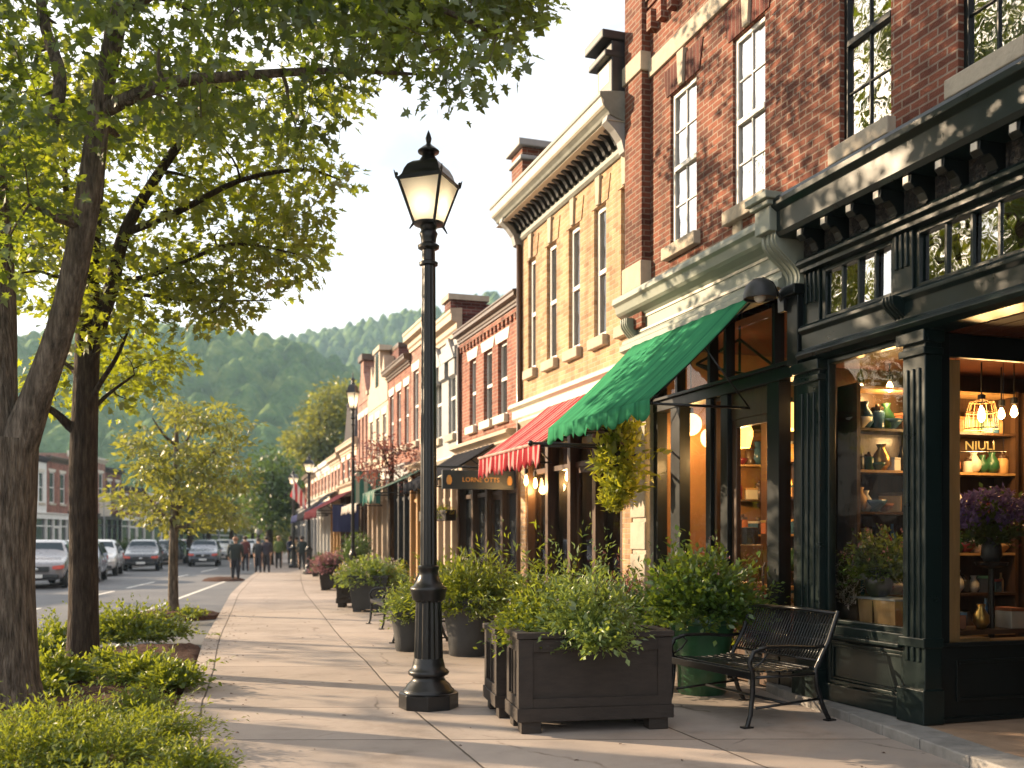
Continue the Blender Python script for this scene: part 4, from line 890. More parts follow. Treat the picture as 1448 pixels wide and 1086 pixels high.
def lettering(name,body,size,mt,parent,M,ext=.004,align='CENTER'):
    c=bpy.data.curves.new(name,'FONT'); c.body=body; c.size=size; c.extrude=ext; c.align_x=align; c.resolution_u=3
    o=bpy.data.objects.new(name,c); dg=bpy.context.evaluated_depsgraph_get(); C.objects.link(o); dg.update()
    me=bpy.data.meshes.new_from_object(o.evaluated_get(bpy.context.evaluated_depsgraph_get())); bpy.data.objects.remove(o); me.materials.clear(); me.materials.append(mt)
    r=bpy.data.objects.new(name,me); C.objects.link(r); r.parent=parent; r.matrix_local=M; return r
_f,_n=pt(468),pt(481); _W,_=frame_for(_f,_n)
lettering('lettering','ci',1.3,M_white,aw,Matrix.Translation((_W*.5,-.75,2.9))@Matrix.Rotation(R(36),4,'X'))
far_awning('blue_awning','faded blue awning beside the far lamp post',452,467,3.2,1.2,2.6,.3,K_blue)
# ================================================================== STREET LAMPS
LP=[(.285,0),(.285,.135),(.275,.145),(.25,.15),(.245,.17),(.225,.185),(.205,.22),(.165,.255),(.15,.285),(.155,.3),(.19,.315),(.196,.335),(.185,.355),(.16,.37),(.15,.42),(.138,.47)]
LP2=[(.15,1.02),(.158,1.05),(.165,1.09),(.178,1.12),(.172,1.14),(.14,1.16),(.115,1.2),(.095,1.25),(.09,1.3),(.098,1.31),(.098,1.34),(.084,1.35)]
def lantern_post(label,loc,rz=0,lit=True):
    t=thing('street_lamp',label,'street lamp',loc,rz,'lantern lamp posts along the sidewalk')
    b=MB(); b.lathe([(.285,0),(.285,.135),(.275,.147)],8,ph=R(22.5)); b.build('plinth',M_iron,t,bevel=.008)
    b=MB(); b.sm=True; b.lathe(LP[2:],32); b.build('base',M_iron,t,smooth=50)
    b=MB(); b.lathe([(.138,.465),(.122,1.0),(.15,1.03)],32,flute=.1); b.build('pedestal',M_iron,t,smooth=25)
    b=MB(); b.sm=True; b.lathe(LP2,32); b.build('collar',M_iron,t,smooth=50)
    b=MB(); b.lathe([(.08,1.34),(.066,4.2)],28,flute=.08); b.build('pole',M_iron,t,smooth=25)
    b=MB(); b.sm=True; b.lathe([(.066,4.19),(.088,4.2),(.09,4.225),(.064,4.24),(.062,4.34),(.1,4.36),(.104,4.385),(.07,4.41),(.075,4.46),(.088,4.5),(.07,4.53),(.085,4.57),(.14,4.585),(.145,4.6),(.05,4.6)],28); b.build('neck',M_iron,t,smooth=50)
    z0,z1=4.585,4.985; r0,r1=.105,.215
    b=MB()
    cor=[(1,1),(-1,1),(-1,-1),(1,-1)]
    for cx,cy in cor: b.tube([(cx*r0,cy*r0,z0),(cx*r1,cy*r1,z1)],[.014,.016],6)
    for r,z,w in ((r0,z0+.005,.02),(r1,z1,.028)):
        b.box(-r-w/2,r+w/2,-r-w/2,-r+w/2,z-w/2,z+w/2); b.box(-r-w/2,r+w/2,r-w/2,r+w/2,z-w/2,z+w/2); b.box(-r-w/2,-r+w/2,-r+w/2,r-w/2,z-w/2,z+w/2); b.box(r-w/2,r+w/2,-r+w/2,r-w/2,z-w/2,z+w/2)
    for cx,cy in cor:
        b.ball((cx*(r1+.012),cy*(r1+.012),z1+.035),.018,8,6); b.tube([(cx*(r1+.012),cy*(r1+.012),z1),(cx*(r1+.03),cy*(r1+.03),z1+.07)],[.014,.004],6)
        b.tube([(cx*r0,cy*r0,z0),(cx*(r0+.03),cy*(r0+.03),z0-.06)],[.014,.006],6)
    b.build('lantern_frame',M_iron,t)
    g=MB()
    for i in range(4):
        a,c=cor[i],cor[(i+1)%4]; g.quad((a[0]*r0,a[1]*r0,z0+.01),(c[0]*r0,c[1]*r0,z0+.01),(c[0]*r1,c[1]*r1,z1-.01),(a[0]*r1,a[1]*r1,z1-.01))
    g.build('lantern_glass',G_lamp,t)
    b=MB(); b.sm=True
    b.lathe([(.3,z1),(.3,z1+.02),(.27,z1+.05),(.25,z1+.1),(.215,z1+.15),(.16,z1+.185),(.1,z1+.2)],4,ph=R(45)); b.lathe([(.1,z1+.19),(.09,z1+.21),(.062,z1+.25),(.058,z1+.27),(.1,z1+.285),(.104,z1+.3),(.07,z1+.33),(.035,z1+.355),(.02,z1+.375),(.024,z1+.39),(.03,z1+.42),(.018,z1+.46),(.002,z1+.5)],20); b.build('roof',M_iron,t,smooth=40,bevel=.01)
    b=MB(); b.sm=True; b.lathe([(.02,z0),(.035,z0+.04),(.035,z0+.1)],12); b.build('bulb_holder',M_cream,t)
    b=MB(); b.sm=True; b.lathe([(.03,z0+.1),(.05,z0+.15),(.055,z0+.2),(.04,z0+.26),(.01,z0+.29)],14); b.build('bulb',E_street,t)
    return t
lamp=lantern_post('black fluted lantern post standing beside the dark box planter, the nearest lamp',(2.3,9.3,0),R(-38))
p=gp(437,812); l2=copy_tree(lamp); l2.location=p; l2.rotation_euler.z=R(-20); l2['label']='lantern post with red and white flag, far along the sidewalk'
p=at(499,845,25.6); l3=copy_tree(lamp); l3.location=(p.x,p.y,0); l3.scale=(.55,.55,1.07); l3['label']='slim lantern post rising behind the far flower planters left of the red leaved tree'
p=gp(415,803); l4=copy_tree(lamp); l4.location=p; l4['label']='small distant lantern post between the walkers and the flagged lamp post'
for i,(px,py,lb) in enumerate(((366,800,'plain dark post with one white globe behind the stooping walkers'),(334,794,'plain dark post with a level white lamp bar above the dark jacketed walker'))):
    p=gp(px,py,-.1); t=thing('lamp_post',lb,'lamp post',p,0); b=MB(); H=zat(755 if i==0 else 660,p)+.1; b.lathe([(.14,0),(.14,.5),(.08,.6),(.06,H)],10); b.build('pole',M_iron,t)
    b=MB()
    if i==0: b.sm=True; b.ball((0,0,H+.2),.24,12,8); b.build('globe',M_white,t)
    else: b.box(-.7,1.1,-.16,.16,H,H+.13); b.build('lamp_head',M_white,t,bevel=.03)
p=l2.location
fl=thing('flag','pink and white flag hanging from the flagged lamp post','flag',(p.x-.05,p.y-.1,0),0)
b=MB(); b.tube([(0,0,3.1),(-.75,-.1,4.5)],.025,6); b.build('flag_pole',M_white,fl)
b=MB(); b.sm=True; V=[];F=[]
for i in range(9):
    for j in range(13):
        u=i/8;v=j/12; V.append((-.7+.62*u+.1*math.sin(v*5+u*3)*(v),-.12+.09*math.sin(u*9+v*2),4.4-1.15*u*.9-v*.9*(1-.3*u)))
for i in range(8):
    for j in range(12): k=i*13+j; F.append((k,k+13,k+14,k+1))
K_flag=canvas('flag_cloth',(.6,.1,.1),(.7,.62,.58),.11,.5)
b.add(V,F); o=b.build('cloth',K_flag,fl); s=o.modifiers.new('cloth','SOLIDIFY'); s.thickness=.006
# ================================================================== BENCHES
def bench_proto(label,loc,rz):
    """front faces local -y; length along x"""
    t=thing('metal_bench',label,'bench',loc,rz,'black metal benches on the sidewalk'); L=1.22; D=.6; sh=.46
    b=MB()
    for i in range(9): y=-.02+i*.062; b.box(.03,L-.03,y,y+.042,sh-.012+.02*((i-4)/4)**2,sh+.004+.02*((i-4)/4)**2)
    b.box(0,L,-.05,-.018,sh-.055,sh+.01); b.build('seat',M_iron,t,bevel=.004)
    b=MB()
    def bk(z): return .52+.19*(z-sh)/.45+.02*math.sin((z-sh)*7)
    for i in range(33):
        x=.05+(L-.1)*i/32; b.tube([(x,bk(sh+.07),sh+.07),(x,bk(.62)+.0,.62),(x,bk(.8),.8),(x,bk(.93)+.02,.93)],.0065,5)
    for z,r in ((sh+.07,.013),(.7,.01),(.94,.016)): b.tube([(.02,bk(z)+.01,z),(L/2,bk(z)+.01,z+(.015 if z>.9 else 0)),(L-.02,bk(z)+.01,z)],r,6)
    b.build('backrest',M_iron,t,smooth=180)
    for x in (.02,L-.02):
        b=MB(); b.tube([(x,-.08,0),(x,-.05,.1),(x,-.03,.3),(x,-.03,sh),(x,-.06,.55),(x,-.02,.64),(x,.06,.665)],[.018,.018,.02,.02,.018,.018,.018],8); b.box(x-.03,x+.03,-.12,-.04,0,.014); b.build('leg',M_iron,t,smooth=60)
        b=MB(); b.tube([(x,.66,0),(x,.6,.12),(x,.54,.32),(x,.53,sh),(x,bk(.7)+.01,.7),(x,bk(.95)+.02,.96)],.02,8); b.box(x-.03,x+.03,.62,.7,0,.014); b.build('leg',M_iron,t,smooth=60)
        b=MB(); b.tube([(x,.02,.662),(x,.1,.675),(x,.3,.67),(x,.5,.65),(x,.6,.66)],.017,8); b.tube([(x,-.03,.5),(x,.05,.55),(x,.1,.62),(x,.05,.665)],.009,6); b.build('armrest',M_iron,t,smooth=180)
    b=MB(); b.tube([(.02,.0,.16),(.02,.56,.2)],.012,6); b.tube([(L-.02,.0,.16),(L-.02,.56,.2)],.012,6); b.tube([(.02,.28,.18),(L-.02,.28,.18)],.012,6); b.tube([(.02,0,sh-.04),(.02,.53,sh-.04)],.014,6); b.tube([(L-.02,0,sh-.04),(L-.02,.53,sh-.04)],.014,6); b.build('stretcher',M_iron,t,smooth=180)
    return t
bn=bench_proto('black metal slatted bench before the dark green shopfront beside the green pot',(4.58,8.66,0),R(-85))
bn.scale=(1.04,1.2,1.0)
b2=copy_tree(bn); b2.location=(3.28,15.2,0); b2.rotation_euler.z=R(-90); b2['label']='black bench partly hidden by the nearest lamp post, left of the charcoal round pot'
b3=copy_tree(bn); b3.location=(3.58,18.8,0); b3.rotation_euler.z=R(-90); b3['label']='black bench with curled armrest before the square charcoal planter'
# ================================================================== PLANTERS
def square_planter(name,label,loc,rz,w,d,h,mt,taper=0,feet=.11,panels=True,soil=True,cat='planter',group=None):
    t=thing(name,label,cat,loc,rz,group); z0=feet; b=MB(); k=1-taper
    if taper:
        V=[(-w/2*k,-d/2*k,z0),(w/2*k,-d/2*k,z0),(w/2*k,d/2*k,z0),(-w/2*k,d/2*k,z0),(-w/2,-d/2,h),(w/2,-d/2,h),(w/2,d/2,h),(-w/2,d/2,h)]
        b.add(V,[(0,3,2,1),(0,1,5,4),(1,2,6,5),(2,3,7,6),(3,0,4,7)])
        c=.05; b.box(-w/2-.02,w/2+.02,-d/2-.02,-d/2+c,h-.06,h); b.box(-w/2-.02,w/2+.02,d/2-c,d/2+.02,h-.06,h); b.box(-w/2-.02,-w/2+c,-d/2+c,d/2-c,h-.06,h); b.box(w/2-c,w/2+.02,-d/2+c,d/2-c,h-.06,h)
        b.build('box',mt,t,bevel=.01)
    else:
        b.box(-w/2,w/2,-d/2,d/2,z0,h-.05); b.build('box',mt,t,bevel=.006)
        b=MB()
        for s in (-1,1):
            y0,y1=(-d/2-.022,-d/2-.0005) if s<0 else (d/2+.0005,d/2+.022)
            b.box(-w/2-.022,-w/2+.1,y0,y1,z0+.1,h-.055); b.box(w/2-.1,w/2+.022,y0,y1,z0+.1,h-.055); b.box(-w/2+.1,w/2-.1,y0,y1,h-.16,h-.055); b.box(-w/2+.1,w/2-.1,y0,y1,z0+.1,z0+.18)
            x0,x1=(-w/2-.022,-w/2-.0005) if s<0 else (w/2+.0005,w/2+.022)
            b.box(x0,x1,-d/2,-d/2+.08,z0+.1,h-.055); b.box(x0,x1,d/2-.08,d/2,z0+.1,h-.055); b.box(x0,x1,-d/2+.08,d/2-.08,h-.16,h-.055); b.box(x0,x1,-d/2+.08,d/2-.08,z0+.1,z0+.18)
            n=max(1,int(d/.14))
            for i in range(1,n): yy=-d/2+d*i/n; b.box(x0+.008*(1 if s<0 else 0),x1-.008*(0 if s<0 else 1),yy-.004,yy+.004,z0+.18,h-.16)
        frame_=[(-w/2-.035,w/2+.035,-d/2-.035,d/2+.035,z0-.01,z0+.1)]
        b.box(*frame_[0]); b.build('panelling',mt,t,bevel=.005)
        b=MB(); c=.07; b.box(-w/2-.04,w/2+.04,-d/2-.04,-d/2+c,h-.05,h); b.box(-w/2-.04,w/2+.04,d/2-c,d/2+.04,h-.05,h); b.box(-w/2-.04,-w/2+c,-d/2+c,d/2-c,h-.05,h); b.box(w/2-c,w/2+.04,-d/2+c,d/2-c,h-.05,h); b.build('rim',mt,t,bevel=.008)
    if feet:
        for sx in (-1,1):
            for sy in (-1,1): b=MB(); x=sx*(w/2*k-.09); y=sy*(d/2*k-.07); b.box(x-.085,x+.085,y-.075,y+.075,0,z0-.011 if not taper else z0); b.build('foot',mt,t,bevel=.006)
    b=MB(); q=.05; b.quad((-w/2+q,-d/2+q,h-.09),(w/2-q,-d/2+q,h-.09),(w/2-q,d/2-q,h-.09),(-w/2+q,d/2-q,h-.09))
    if soil: b.build('soil',M_soil,t)
    return t
def round_pot(label,loc,r,h,mt,name='plant_pot',group=None,rimw=.03):
    t=thing(name,label,'plant pot',loc,0,group); b=MB(); b.sm=True
    b.lathe([(r*.66,0),(r*.7,.015),(r*.74,h*.3),(r*.86,h*.65),(r*.95,h*.88),(r+rimw*.2,h*.89),(r+rimw,h*.91),(r+rimw,h*.985),(r+rimw*.6,h),(r-.02,h),(r-.035,h*.97),(r-.05,h*.88)],40,cap=False); b.build('pot',mt,t,smooth=50)
    b=MB(); b.lathe([(r-.045,h*.9),(.001,h*.92)],28,cap=False); b.build('soil',M_soil,t); return t
def plant(name,label,loc,parts,cat='shrub',group=None,stemm=None):
    """parts: list of (leaf material, V,F)"""
    t=thing(name,label,cat,loc,random.uniform(0,6),group)
    for nm,mt,(V,F) in parts: npmesh(nm,V,F,mt,t)
    V=parts[0][2][0]; hx,hy_,hz=np.percentile(np.abs(V[:,0]),90),np.percentile(np.abs(V[:,1]),90),np.percentile(V[:,2],97)
    b=MB(); b.sm=True                                  # bare woody stems that show through the gaps and stray shoots above
    for i in range(16):
        a=random.uniform(0,6.28); q=random.uniform(.3,1.05); e=Vector((hx*q*math.cos(a),hy_*q*math.sin(a),hz*random.uniform(.55,1.15)))
        b.tube([(0,0,-.06),(e.x*.35,e.y*.35,e.z*.55),e],[.007,.005,.002],4)
    b.build('stems',M_bark2,t)
    return t
def blooms(rx,ry,rz,n,size,low=.2):
    u=unit(n); u[:,2]=np.abs(u[:,2])*.9+low*.5; p=u*np.array([rx,ry,rz])*rng.uniform(.88,1.06,(n,1))
    k=5; P5=np.repeat(p,k,0)+rng.normal(0,size*.35,(n*k,3)); return leaves(P5,unit(n*k)+np.array([0,0,.6]),rng.uniform(.6,1.1,n*k)*size,T_kite)
def shift(vf,dx,dy,dz): return (vf[0]+np.array([dx,dy,dz]),vf[1])
# near pair of dark boxes
RZ=R(-8)
bx=square_planter('box_planter','wide dark brown panelled box planter on block feet, nearest to the viewer',(3.36,7.93,0),RZ,1.27,.5,.83,M_plant,group='dark wooden box planters')
b4=square_planter('box_planter','dark panelled box planter just behind the widest one, beside the lamp post',(3.36,8.74,0),RZ,1.16,.62,.8,M_plant,group='dark wooden box planters')
def pil(*a): return join(a)
plant('planter_plants','mounded grey green trailing plants filling the nearest box planter',(3.36,7.95,.76),[
  ('foliage',L_cool,pil(bush(.68,.5,.6,380,18,.075,T_long,.5,-.05,.2,.6),shift(bush(.45,.3,.3,120,14,.06,T_kite,.7,-.15),-.42,-.06,-.02),shift(bush(.42,.28,.22,110,14,.06,T_kite,.7,-.15),.42,-.05,-.03))),
  ('flowers',L_white,blooms(.62,.42,.42,26,.03))],'plants')
plant('planter_plants','lighter yellow green trailing plants filling the second box planter',(3.3,8.75,.74),[
  ('foliage',L_shrub,pil(bush(.68,.5,.66,330,16,.075,T_long,.4,-.1,.2,.7),shift(bush(.5,.42,.36,170,13,.06,T_kite,.8,-.2),-.52,-.1,0))),('flowers',L_white,blooms(.7,.45,.5,18,.028))],'plants')
gpt=round_pot('big glazed green pot behind the bench arm',(5.2,9.25,0),.35,.82,M_gpot)
plant('potted_shrub','dense bright green shrub growing in the glazed green pot',(5.2,9.25,.84),[('foliage',L_deep,bush(.72,.68,.66,640,18,.085,T_kite,.45,-.22,.2,.3)),('flowers',L_mauve,blooms(.66,.62,.66,24,.03,.5))])
dk=round_pot('charcoal pot hidden among the plants between green pot and box planters',(4.55,10.0,0),.33,.6,M_dpot)
plant('potted_shrub','dark leafy shrub between the box planters and the green pot',(4.55,10.0,.52),[('foliage',L_deep,bush(.6,.6,.72,320,15,.08,T_kite,.4,-.3,.2,.2)),('flowers',L_yellow,blooms(.6,.6,.5,8,.03))])
gp_=round_pot('big round charcoal pot behind the nearest lamp post',(3.85,13.3,0),.38,.8,M_dpot)
plant('potted_shrub','wide yellow green shrub in the round charcoal pot',(3.85,13.3,.7),[('foliage',L_shrub,bush(.86,.8,.72,440,16,.105,T_long,.35,-.2,.2,.3)),('flowers',L_white,shift(blooms(.5,.5,.4,26,.04),.0,.2,.28))])
plant('potted_shrub','pale fine leaved plant spilling left of the nearest lamp post',(3.2,14.1,.55),[('foliage',L_cool,bush(.42,.42,.5,260,15,.07,T_long,.5,-.3,.2,.2))]); round_pot('low charcoal pot left of the nearest lamp post',(3.2,14.1,0),.28,.58,M_dpot)
for i,(px,z0,zc,lb) in enumerate(((885,.55,13.2,'wispy red brown shrub under the hanging ivy'),(1082,.5,11.0,'pink tipped shrub between the bench and the shop door'))):
    p=at(px,800,zc); round_pot(('slim dark pot under the red brown shrub','slim dark pot under the pink tipped shrub')[i],(p.x,p.y,0),.26,.6,M_dpot)
    plant('red_shrub',lb,(p.x,p.y,.5),[('foliage',L_red,bush(.46,.42,.72,200,14,.065,T_long,.2,-.1,.25,.5)),('shoots',L_shrub,bush(.4,.36,.42,110,12,.07,T_kite,.3,-.2))])
# further along
p=gp(532,866); t=square_planter('tapered_planter','square tapered charcoal planter overflowing with flowers behind the curled bench',(4.15,22.1,0),R(-20),.86,.86,.8,M_dpot,taper=.2,feet=.06)
plant('planter_plants','white flecked green flowers over the square charcoal planter',(4.15,22.1,.72),[('foliage',L_cool,bush(.82,.8,.55,300,14,.1,T_kite,.5,-.3)),('flowers',L_white,blooms(.8,.8,.5,50,.05)),('blooms',L_yellow,shift(blooms(.3,.3,.25,20,.05),-.6,-.3,0))],'plants')
t=square_planter('tapered_planter','square dark planter of mauve flowers far along the walk',(4.75,31.6,0),R(-20),.8,.8,.8,M_plant,taper=.2,feet=.06)
plant('planter_plants','mauve flower mound in the far square planter',(4.75,31.6,.72),[('foliage',L_mauve,bush(.78,.75,.5,260,12,.12,T_kite,.4,-.3)),('leaves_below',L_dark,bush(.7,.7,.32,110,11,.11,T_kite,.6,-.4))],'plants')
for i,(px,py,w,lb,lm) in enumerate(((494,858,.5,'slim slatted planter stand left of the flowered square planter',L_shrub),(471,831,.5,'slatted planter stand just left of the mauve flowers',L_dark),(578,846,.6,'box of yellow green flowers between lamp post and square planter',L_shrub),(455,815,.7,'small planter beside the flagged lamp post',L_dark))):
    p=gp(px,py); square_planter('slatted_planter',lb,(p.x,p.y,0),R(-15),w,w,.7,M_plant)
    plant('planter_plants','plants topping the '+lb,(p.x,p.y,.62),[('foliage',lm,bush(w*.75,w*.7,.4,120,11,.1,T_kite,.5,-.2)),('flowers',L_pink if i%2 else L_yellow,blooms(w*.7,w*.7,.4,14,.06))],'plants')
p=at(503,775,29.5); round_pot('dark pot under the clipped ball bush',(p.x,p.y,0),.3,.75,M_dpot)
plant('ball_topiary','clipped round bush behind the mauve flowers by the slim lamp post',(p.x,p.y,1.3),[('foliage',L_dark,bush(.55,.55,.55,330,10,.08,T_kite,.0,-.95,.3))]); b=MB(); b.tube([(p.x,p.y,.6),(p.x,p.y,1.2)],.04,7)
st=b.build('stem',M_bark2); st.parent=[o for o in C.objects if o.get('label','').startswith('clipped round')][0]; st.matrix_parent_inverse=Matrix.Rotation(-st.parent.rotation_euler.z,4,'Z')@Matrix.Translation((-p.x,-p.y,-1.3))
# hanging ivy and its bracket on the stone pier
hy=12.15
br=thing('hanging_bracket','black iron bracket rod sticking out from the stone pier','bracket',(XF,hy,2.83),0); b=MB(); b.tube([(-.02,0,0),(-1.5,0,0)],.02,8); b.tube([(-.02,0,.3),(-.35,0,.05),(-.55,0,.0)],.012,6); b.ball((-1.5,0,0),.04,8,6); b.build('rod',M_iron,br,smooth=180); b=MB(); b.box(-.05,0,-.06,.06,-.25,.35); b.build('plate',M_iron,br,bevel=.008)
p=at(872,640,12.3)
V1=bush(.34,.34,.34,80,10,.11,T_kite,.7,-.6,.3,.4); V2=shift(bush(.24,.24,.3,80,10,.11,T_kite,.6,-.9,.3,.4),.06,0,-.28); V3=shift(bush(.16,.16,.2,50,10,.08,T_kite,.4,-.9,.2),-.02,0,-.5); V4=shift(bush(.24,.2,.34,60,9,.1,T_kite,.4,-.6,.3,.5),.1,0,.32)
iv=plant('hanging_ivy','bright yellow green ivy hanging from the iron bracket under the green awning','hanging plant' and (p.x,p.y,2.6),[('foliage',L_ivy,join([V1,V2,V3,V4]))],'hanging plant'); iv.rotation_euler.z=0
b=MB(); b.sm=True; b.lathe([(.02,-.12),(.12,-.1),(.17,.02),(.18,.06)],16); b.tube([(.17,0,.05),(0,0,.42)],.004,4); b.tube([(-.17,0,.05),(0,0,.42)],.004,4); b.build('basket',M_soil,iv)
# projecting shop sign
sy=16.95
sg=thing('hanging_sign','long dark blue shop sign with gold lettering below the red striped awning','sign',(XF,sy,0),0)
b=MB(); b.tube([(0,0,2.86),(-1.55,0,2.86)],.02,8); b.build('rod',M_iron,sg,smooth=180)
b=MB(); b.box(-1.42,-.1,-.03,.03,2.47,2.8); b.tube([(-1.2,0,2.86),(-1.2,0,2.79)],.01,5); b.tube([(-.3,0,2.86),(-.3,0,2.79)],.01,5); b.build('board',P('sign_navy',(.012,.022,.035),.4),sg,bevel=.008)
M_gold=P('gold_letters',(.6,.3,.07),.4)
lettering('lettering','LORNE OTTS',.115,M_gold,sg,Matrix.Translation((-.72,-.034,2.6))@Matrix.Rotation(R(90),4,'X'))
b=MB()
for x in (-1.3,-.19): b.lathe([(.03,0),(.05,.05),(.045,.11),(.02,.16)],10,(x,-.04,2.55),sy=.35)
b.build('emblem',M_gold,sg)
# flower boxes seen as bright strips under far awnings
for px,zc,z,lb in ((618,21.5,2.1,'yellow flower box hanging under the black awning behind the lamp post'),(472,60,2.3,'hanging flower box under the lettered awning'),(528,36,2.6,'yellow flower box below the white awning')):
    p=at(px,700,zc); t=thing('flower_box',lb,'flower box',(p.x,p.y,z),R(-80)); b=MB(); b.box(-.7,.7,-.12,.12,-.12,.1); b.build('box',M_plant,t,bevel=.01); V,F=bush(.75,.2,.22,160,9,.07,T_kite,.5,-.4); npmesh('foliage',V,F,L_shrub,t); V,F=blooms(.75,.2,.2,60,.05); npmesh('flowers',V,F,L_yellow,t)
    b=MB(); b.tube([(-.5,0,.1),(-.5,0,.7)],.008,4); b.tube([(.5,0,.1),(.5,0,.7)],.008,4); b.build('hanger',M_iron,t)
# small pole signs and flags along the far shops
for px,py0,py1,mt,lb in ((546,668,712,K_teal,'small dark green banner on the pale gabled house'),(514,715,752,K_blue,'small blue banner hanging by the dark gabled house')):
    p=pt(px); p=Vector((p.x-.12,p.y,0)); z1,z0=zat(py0,p),zat(py1,p); t=thing('banner',lb,'banner',p,0); b=MB(); b.box(-.9,-.05,-.015,.015,z0,z1); b.build('cloth',mt,t); b=MB(); b.tube([(.1,0,z1+.02),(-.95,0,z1+.02)],.02,6); b.build('rod',M_iron,t)
# wall lamp by the end console
b=MB(); wl=thing('wall_lamp','dark round shaded lamp on the end pier above the green awning','wall lamp',at(1104,424,9.95),R(-90))
b.sm=True; b.lathe([(.02,.2),(.07,.19),(.14,.13),(.165,.03),(.16,0),(.15,0),(.15,.02)],20,(-.03,-.22,0)); b.build('shade',M_dkpaint,wl,smooth=50)
b=MB(); b.tube([(0,.02,-.02),(0,-.1,.16),(-.02,-.2,.2)],.02,6); b.box(-.05,.05,0,.04,-.12,.1); b.build('arm',M_iron,wl)
b=MB(); b.sm=True; b.ball((-.03,-.22,.02),.06,10,8); b.build('bulb',M_white,wl)
# ================================================================== SHOP LIGHTS AND GOODS
def plight(root,e,loc=(0,0,0),r=.08,col=(1,.58,.22)):
    l=bpy.data.lights.new('lamp_glow','POINT'); l.energy=e; l.color=col; l.shadow_soft_size=r; o=bpy.data.objects.new('lamp_glow',l); C.objects.link(o); o.parent=root; o.location=loc
def pendant(kind,label,px,py,zc,drop,e,s=1.0,cat='pendant lamp'):
    p=at(px,py,zc); t=thing('pendant_lamp',label,cat,p,0,'lit pendant lamps in the shops')
    b=MB(); b.tube([(0,0,.16*s),(0,0,drop)],.007,5); b.lathe([(.035,.12*s),(.035,.19*s),(.01,.2*s)],10); b.build('cord',M_iron,t)
    b=MB(); b.sm=True
    if kind=='hex': b.lathe([(.075*s,.14*s),(.13*s,.02*s),(.13*s,-.03*s),(.1*s,-.14*s)],8,cap=False); b.build('shade',E_shade,t,smooth=20)
    elif kind=='globe': b.ball((0,0,0),.13*s,18,12); b.build('shade',E_globe,t)
    elif kind=='bell': b.lathe([(.05*s,.14*s),(.1*s,.1*s),(.13*s,-.02*s),(.16*s,-.12*s)],18,cap=False); b.build('shade',E_shade,t)
    elif kind=='cage':
        prof=[(.045*s,.15*s),(.1*s,.13*s),(.125*s,.04*s),(.14*s,-.1*s)]
        for k in range(14):
            a=k*math.pi/7; b.tube([(r*math.cos(a),r*math.sin(a),z) for r,z in prof],.004,4)
        for r,z in prof: b.tube([(r*math.cos(i*math.pi/9),r*math.sin(i*math.pi/9),z) for i in range(19)],.005,4)
        b.build('shade',M_lwood,t)
    if kind in('cage','bare'):
        b=MB(); b.sm=True; b.lathe([(.012,.1*s),(.028,.05*s),(.036,0),(.02,-.035*s),(.002,-.045*s)],12); b.build('bulb',E_bulb,t)
    plight(t,e,(0,0,-.22*s if kind in('hex','bell','globe') else -.08)); return t
pendant('hex','amber eight sided pendant lamp behind the pale shopfront door',1046,613,12.2,1.0,22,1.25)
pendant('globe','round glowing globe lamp in the left pane of the pale shopfront',977,600,13.0,1.05,9,1.1)
pendant('globe','smaller globe lamp half hidden by the door post of the pale shopfront',1001,620,13.4,1.2,7,1.05)
pendant('bell','bell shaped amber lamp hanging near the right pane of the pale shopfront',1117,590,11.7,.85,16,1.2)
pendant('cage','wire cage pendant with bright bulb in the entrance side window',1388,590,9.5,.52,17,1.1)
pendant('bare','bare bulb just right of the wire cage pendant',1416,588,9.9,.5,5,.8)
pendant('bare','tiny bare bulb farthest right in the entrance side window',1434,585,9.7,.5,5,.8)
pendant('bare','bare bulb high up left in the green framed display window',1218,553,10.0,.5,6,.7)
pendant('bare','bare bulb high up right in the green framed display window',1258,550,9.7,.5,6,.7)
for i,(px,py) in enumerate(((744,682),(757,686),(802,676),(770,690))): pendant('bare','warm bulb in the dark shop under the striped awning, number '+('one from the left','two from the left','nearest the ivy','below the others')[i],px,py,17.0+.3*i,.5,8,1.2)
for o in C.objects:
    if o.get('label','').startswith('warm bulb'): o['label']=o['label'].replace(', number ',', ')
# iron arms of the pale shop canopy
ar=thing('ceiling_rack','black iron ceiling rack above the pale shopfront door','rack',(0,0,0),0)
b=MB(); A=at(985,515,12.0);B_=at(1130,545,11.2);Cc=at(1046,480,11.7);Dd=at(1046,545,11.7)
for u,v in ((A,B_),(A,Cc),(Cc,B_),(Cc,Dd),(A,Dd)): b.tube([u,v],.018,6)
b.tube([Cc,Cc+Vector((0,0,.5))],.015,6); b.build('bars',M_iron,ar)
# display in the green framed window
vx=XF+.42
vy=fac(1240,0,vx)[0]
cr=thing('wooden_crate','light wooden trough crate on the window board','crate',(vx+.02,vy-.08,.765),R(-90),None)
b=MB(); w,d,h=.3,.13,.27
b.add([(-w*.92,-d*.8,0),(w*.92,-d*.8,0),(w*.92,d*.8,0),(-w*.92,d*.8,0),(-w,-d,h),(w,-d,h),(w,d,h),(-w,d,h)],[(0,3,2,1),(0,1,5,4),(1,2,6,5),(2,3,7,6),(3,0,4,7),(4,5,6,7)]); b.build('box',M_lwood,cr,bevel=.006)
b=MB(); b.box(-w-.02,w+.02,-d-.015,d+.015,h+.001,h+.02); b.build('lid',M_grey,cr)
b=MB(); b.box(-.003,.003,-d-.006,-d*.9,.02,h-.01); b.build('batten',M_brown,cr)
vs=thing('dark_vase','dark bulging vase standing on the light crate','vase',(vx+.02,vy,1.056),0); b=MB(); b.sm=True; b.lathe([(.07,0),(.1,.03),(.13,.12),(.125,.2),(.09,.27),(.1,.3)],24); b.build('vessel',M_dkpaint,vs)
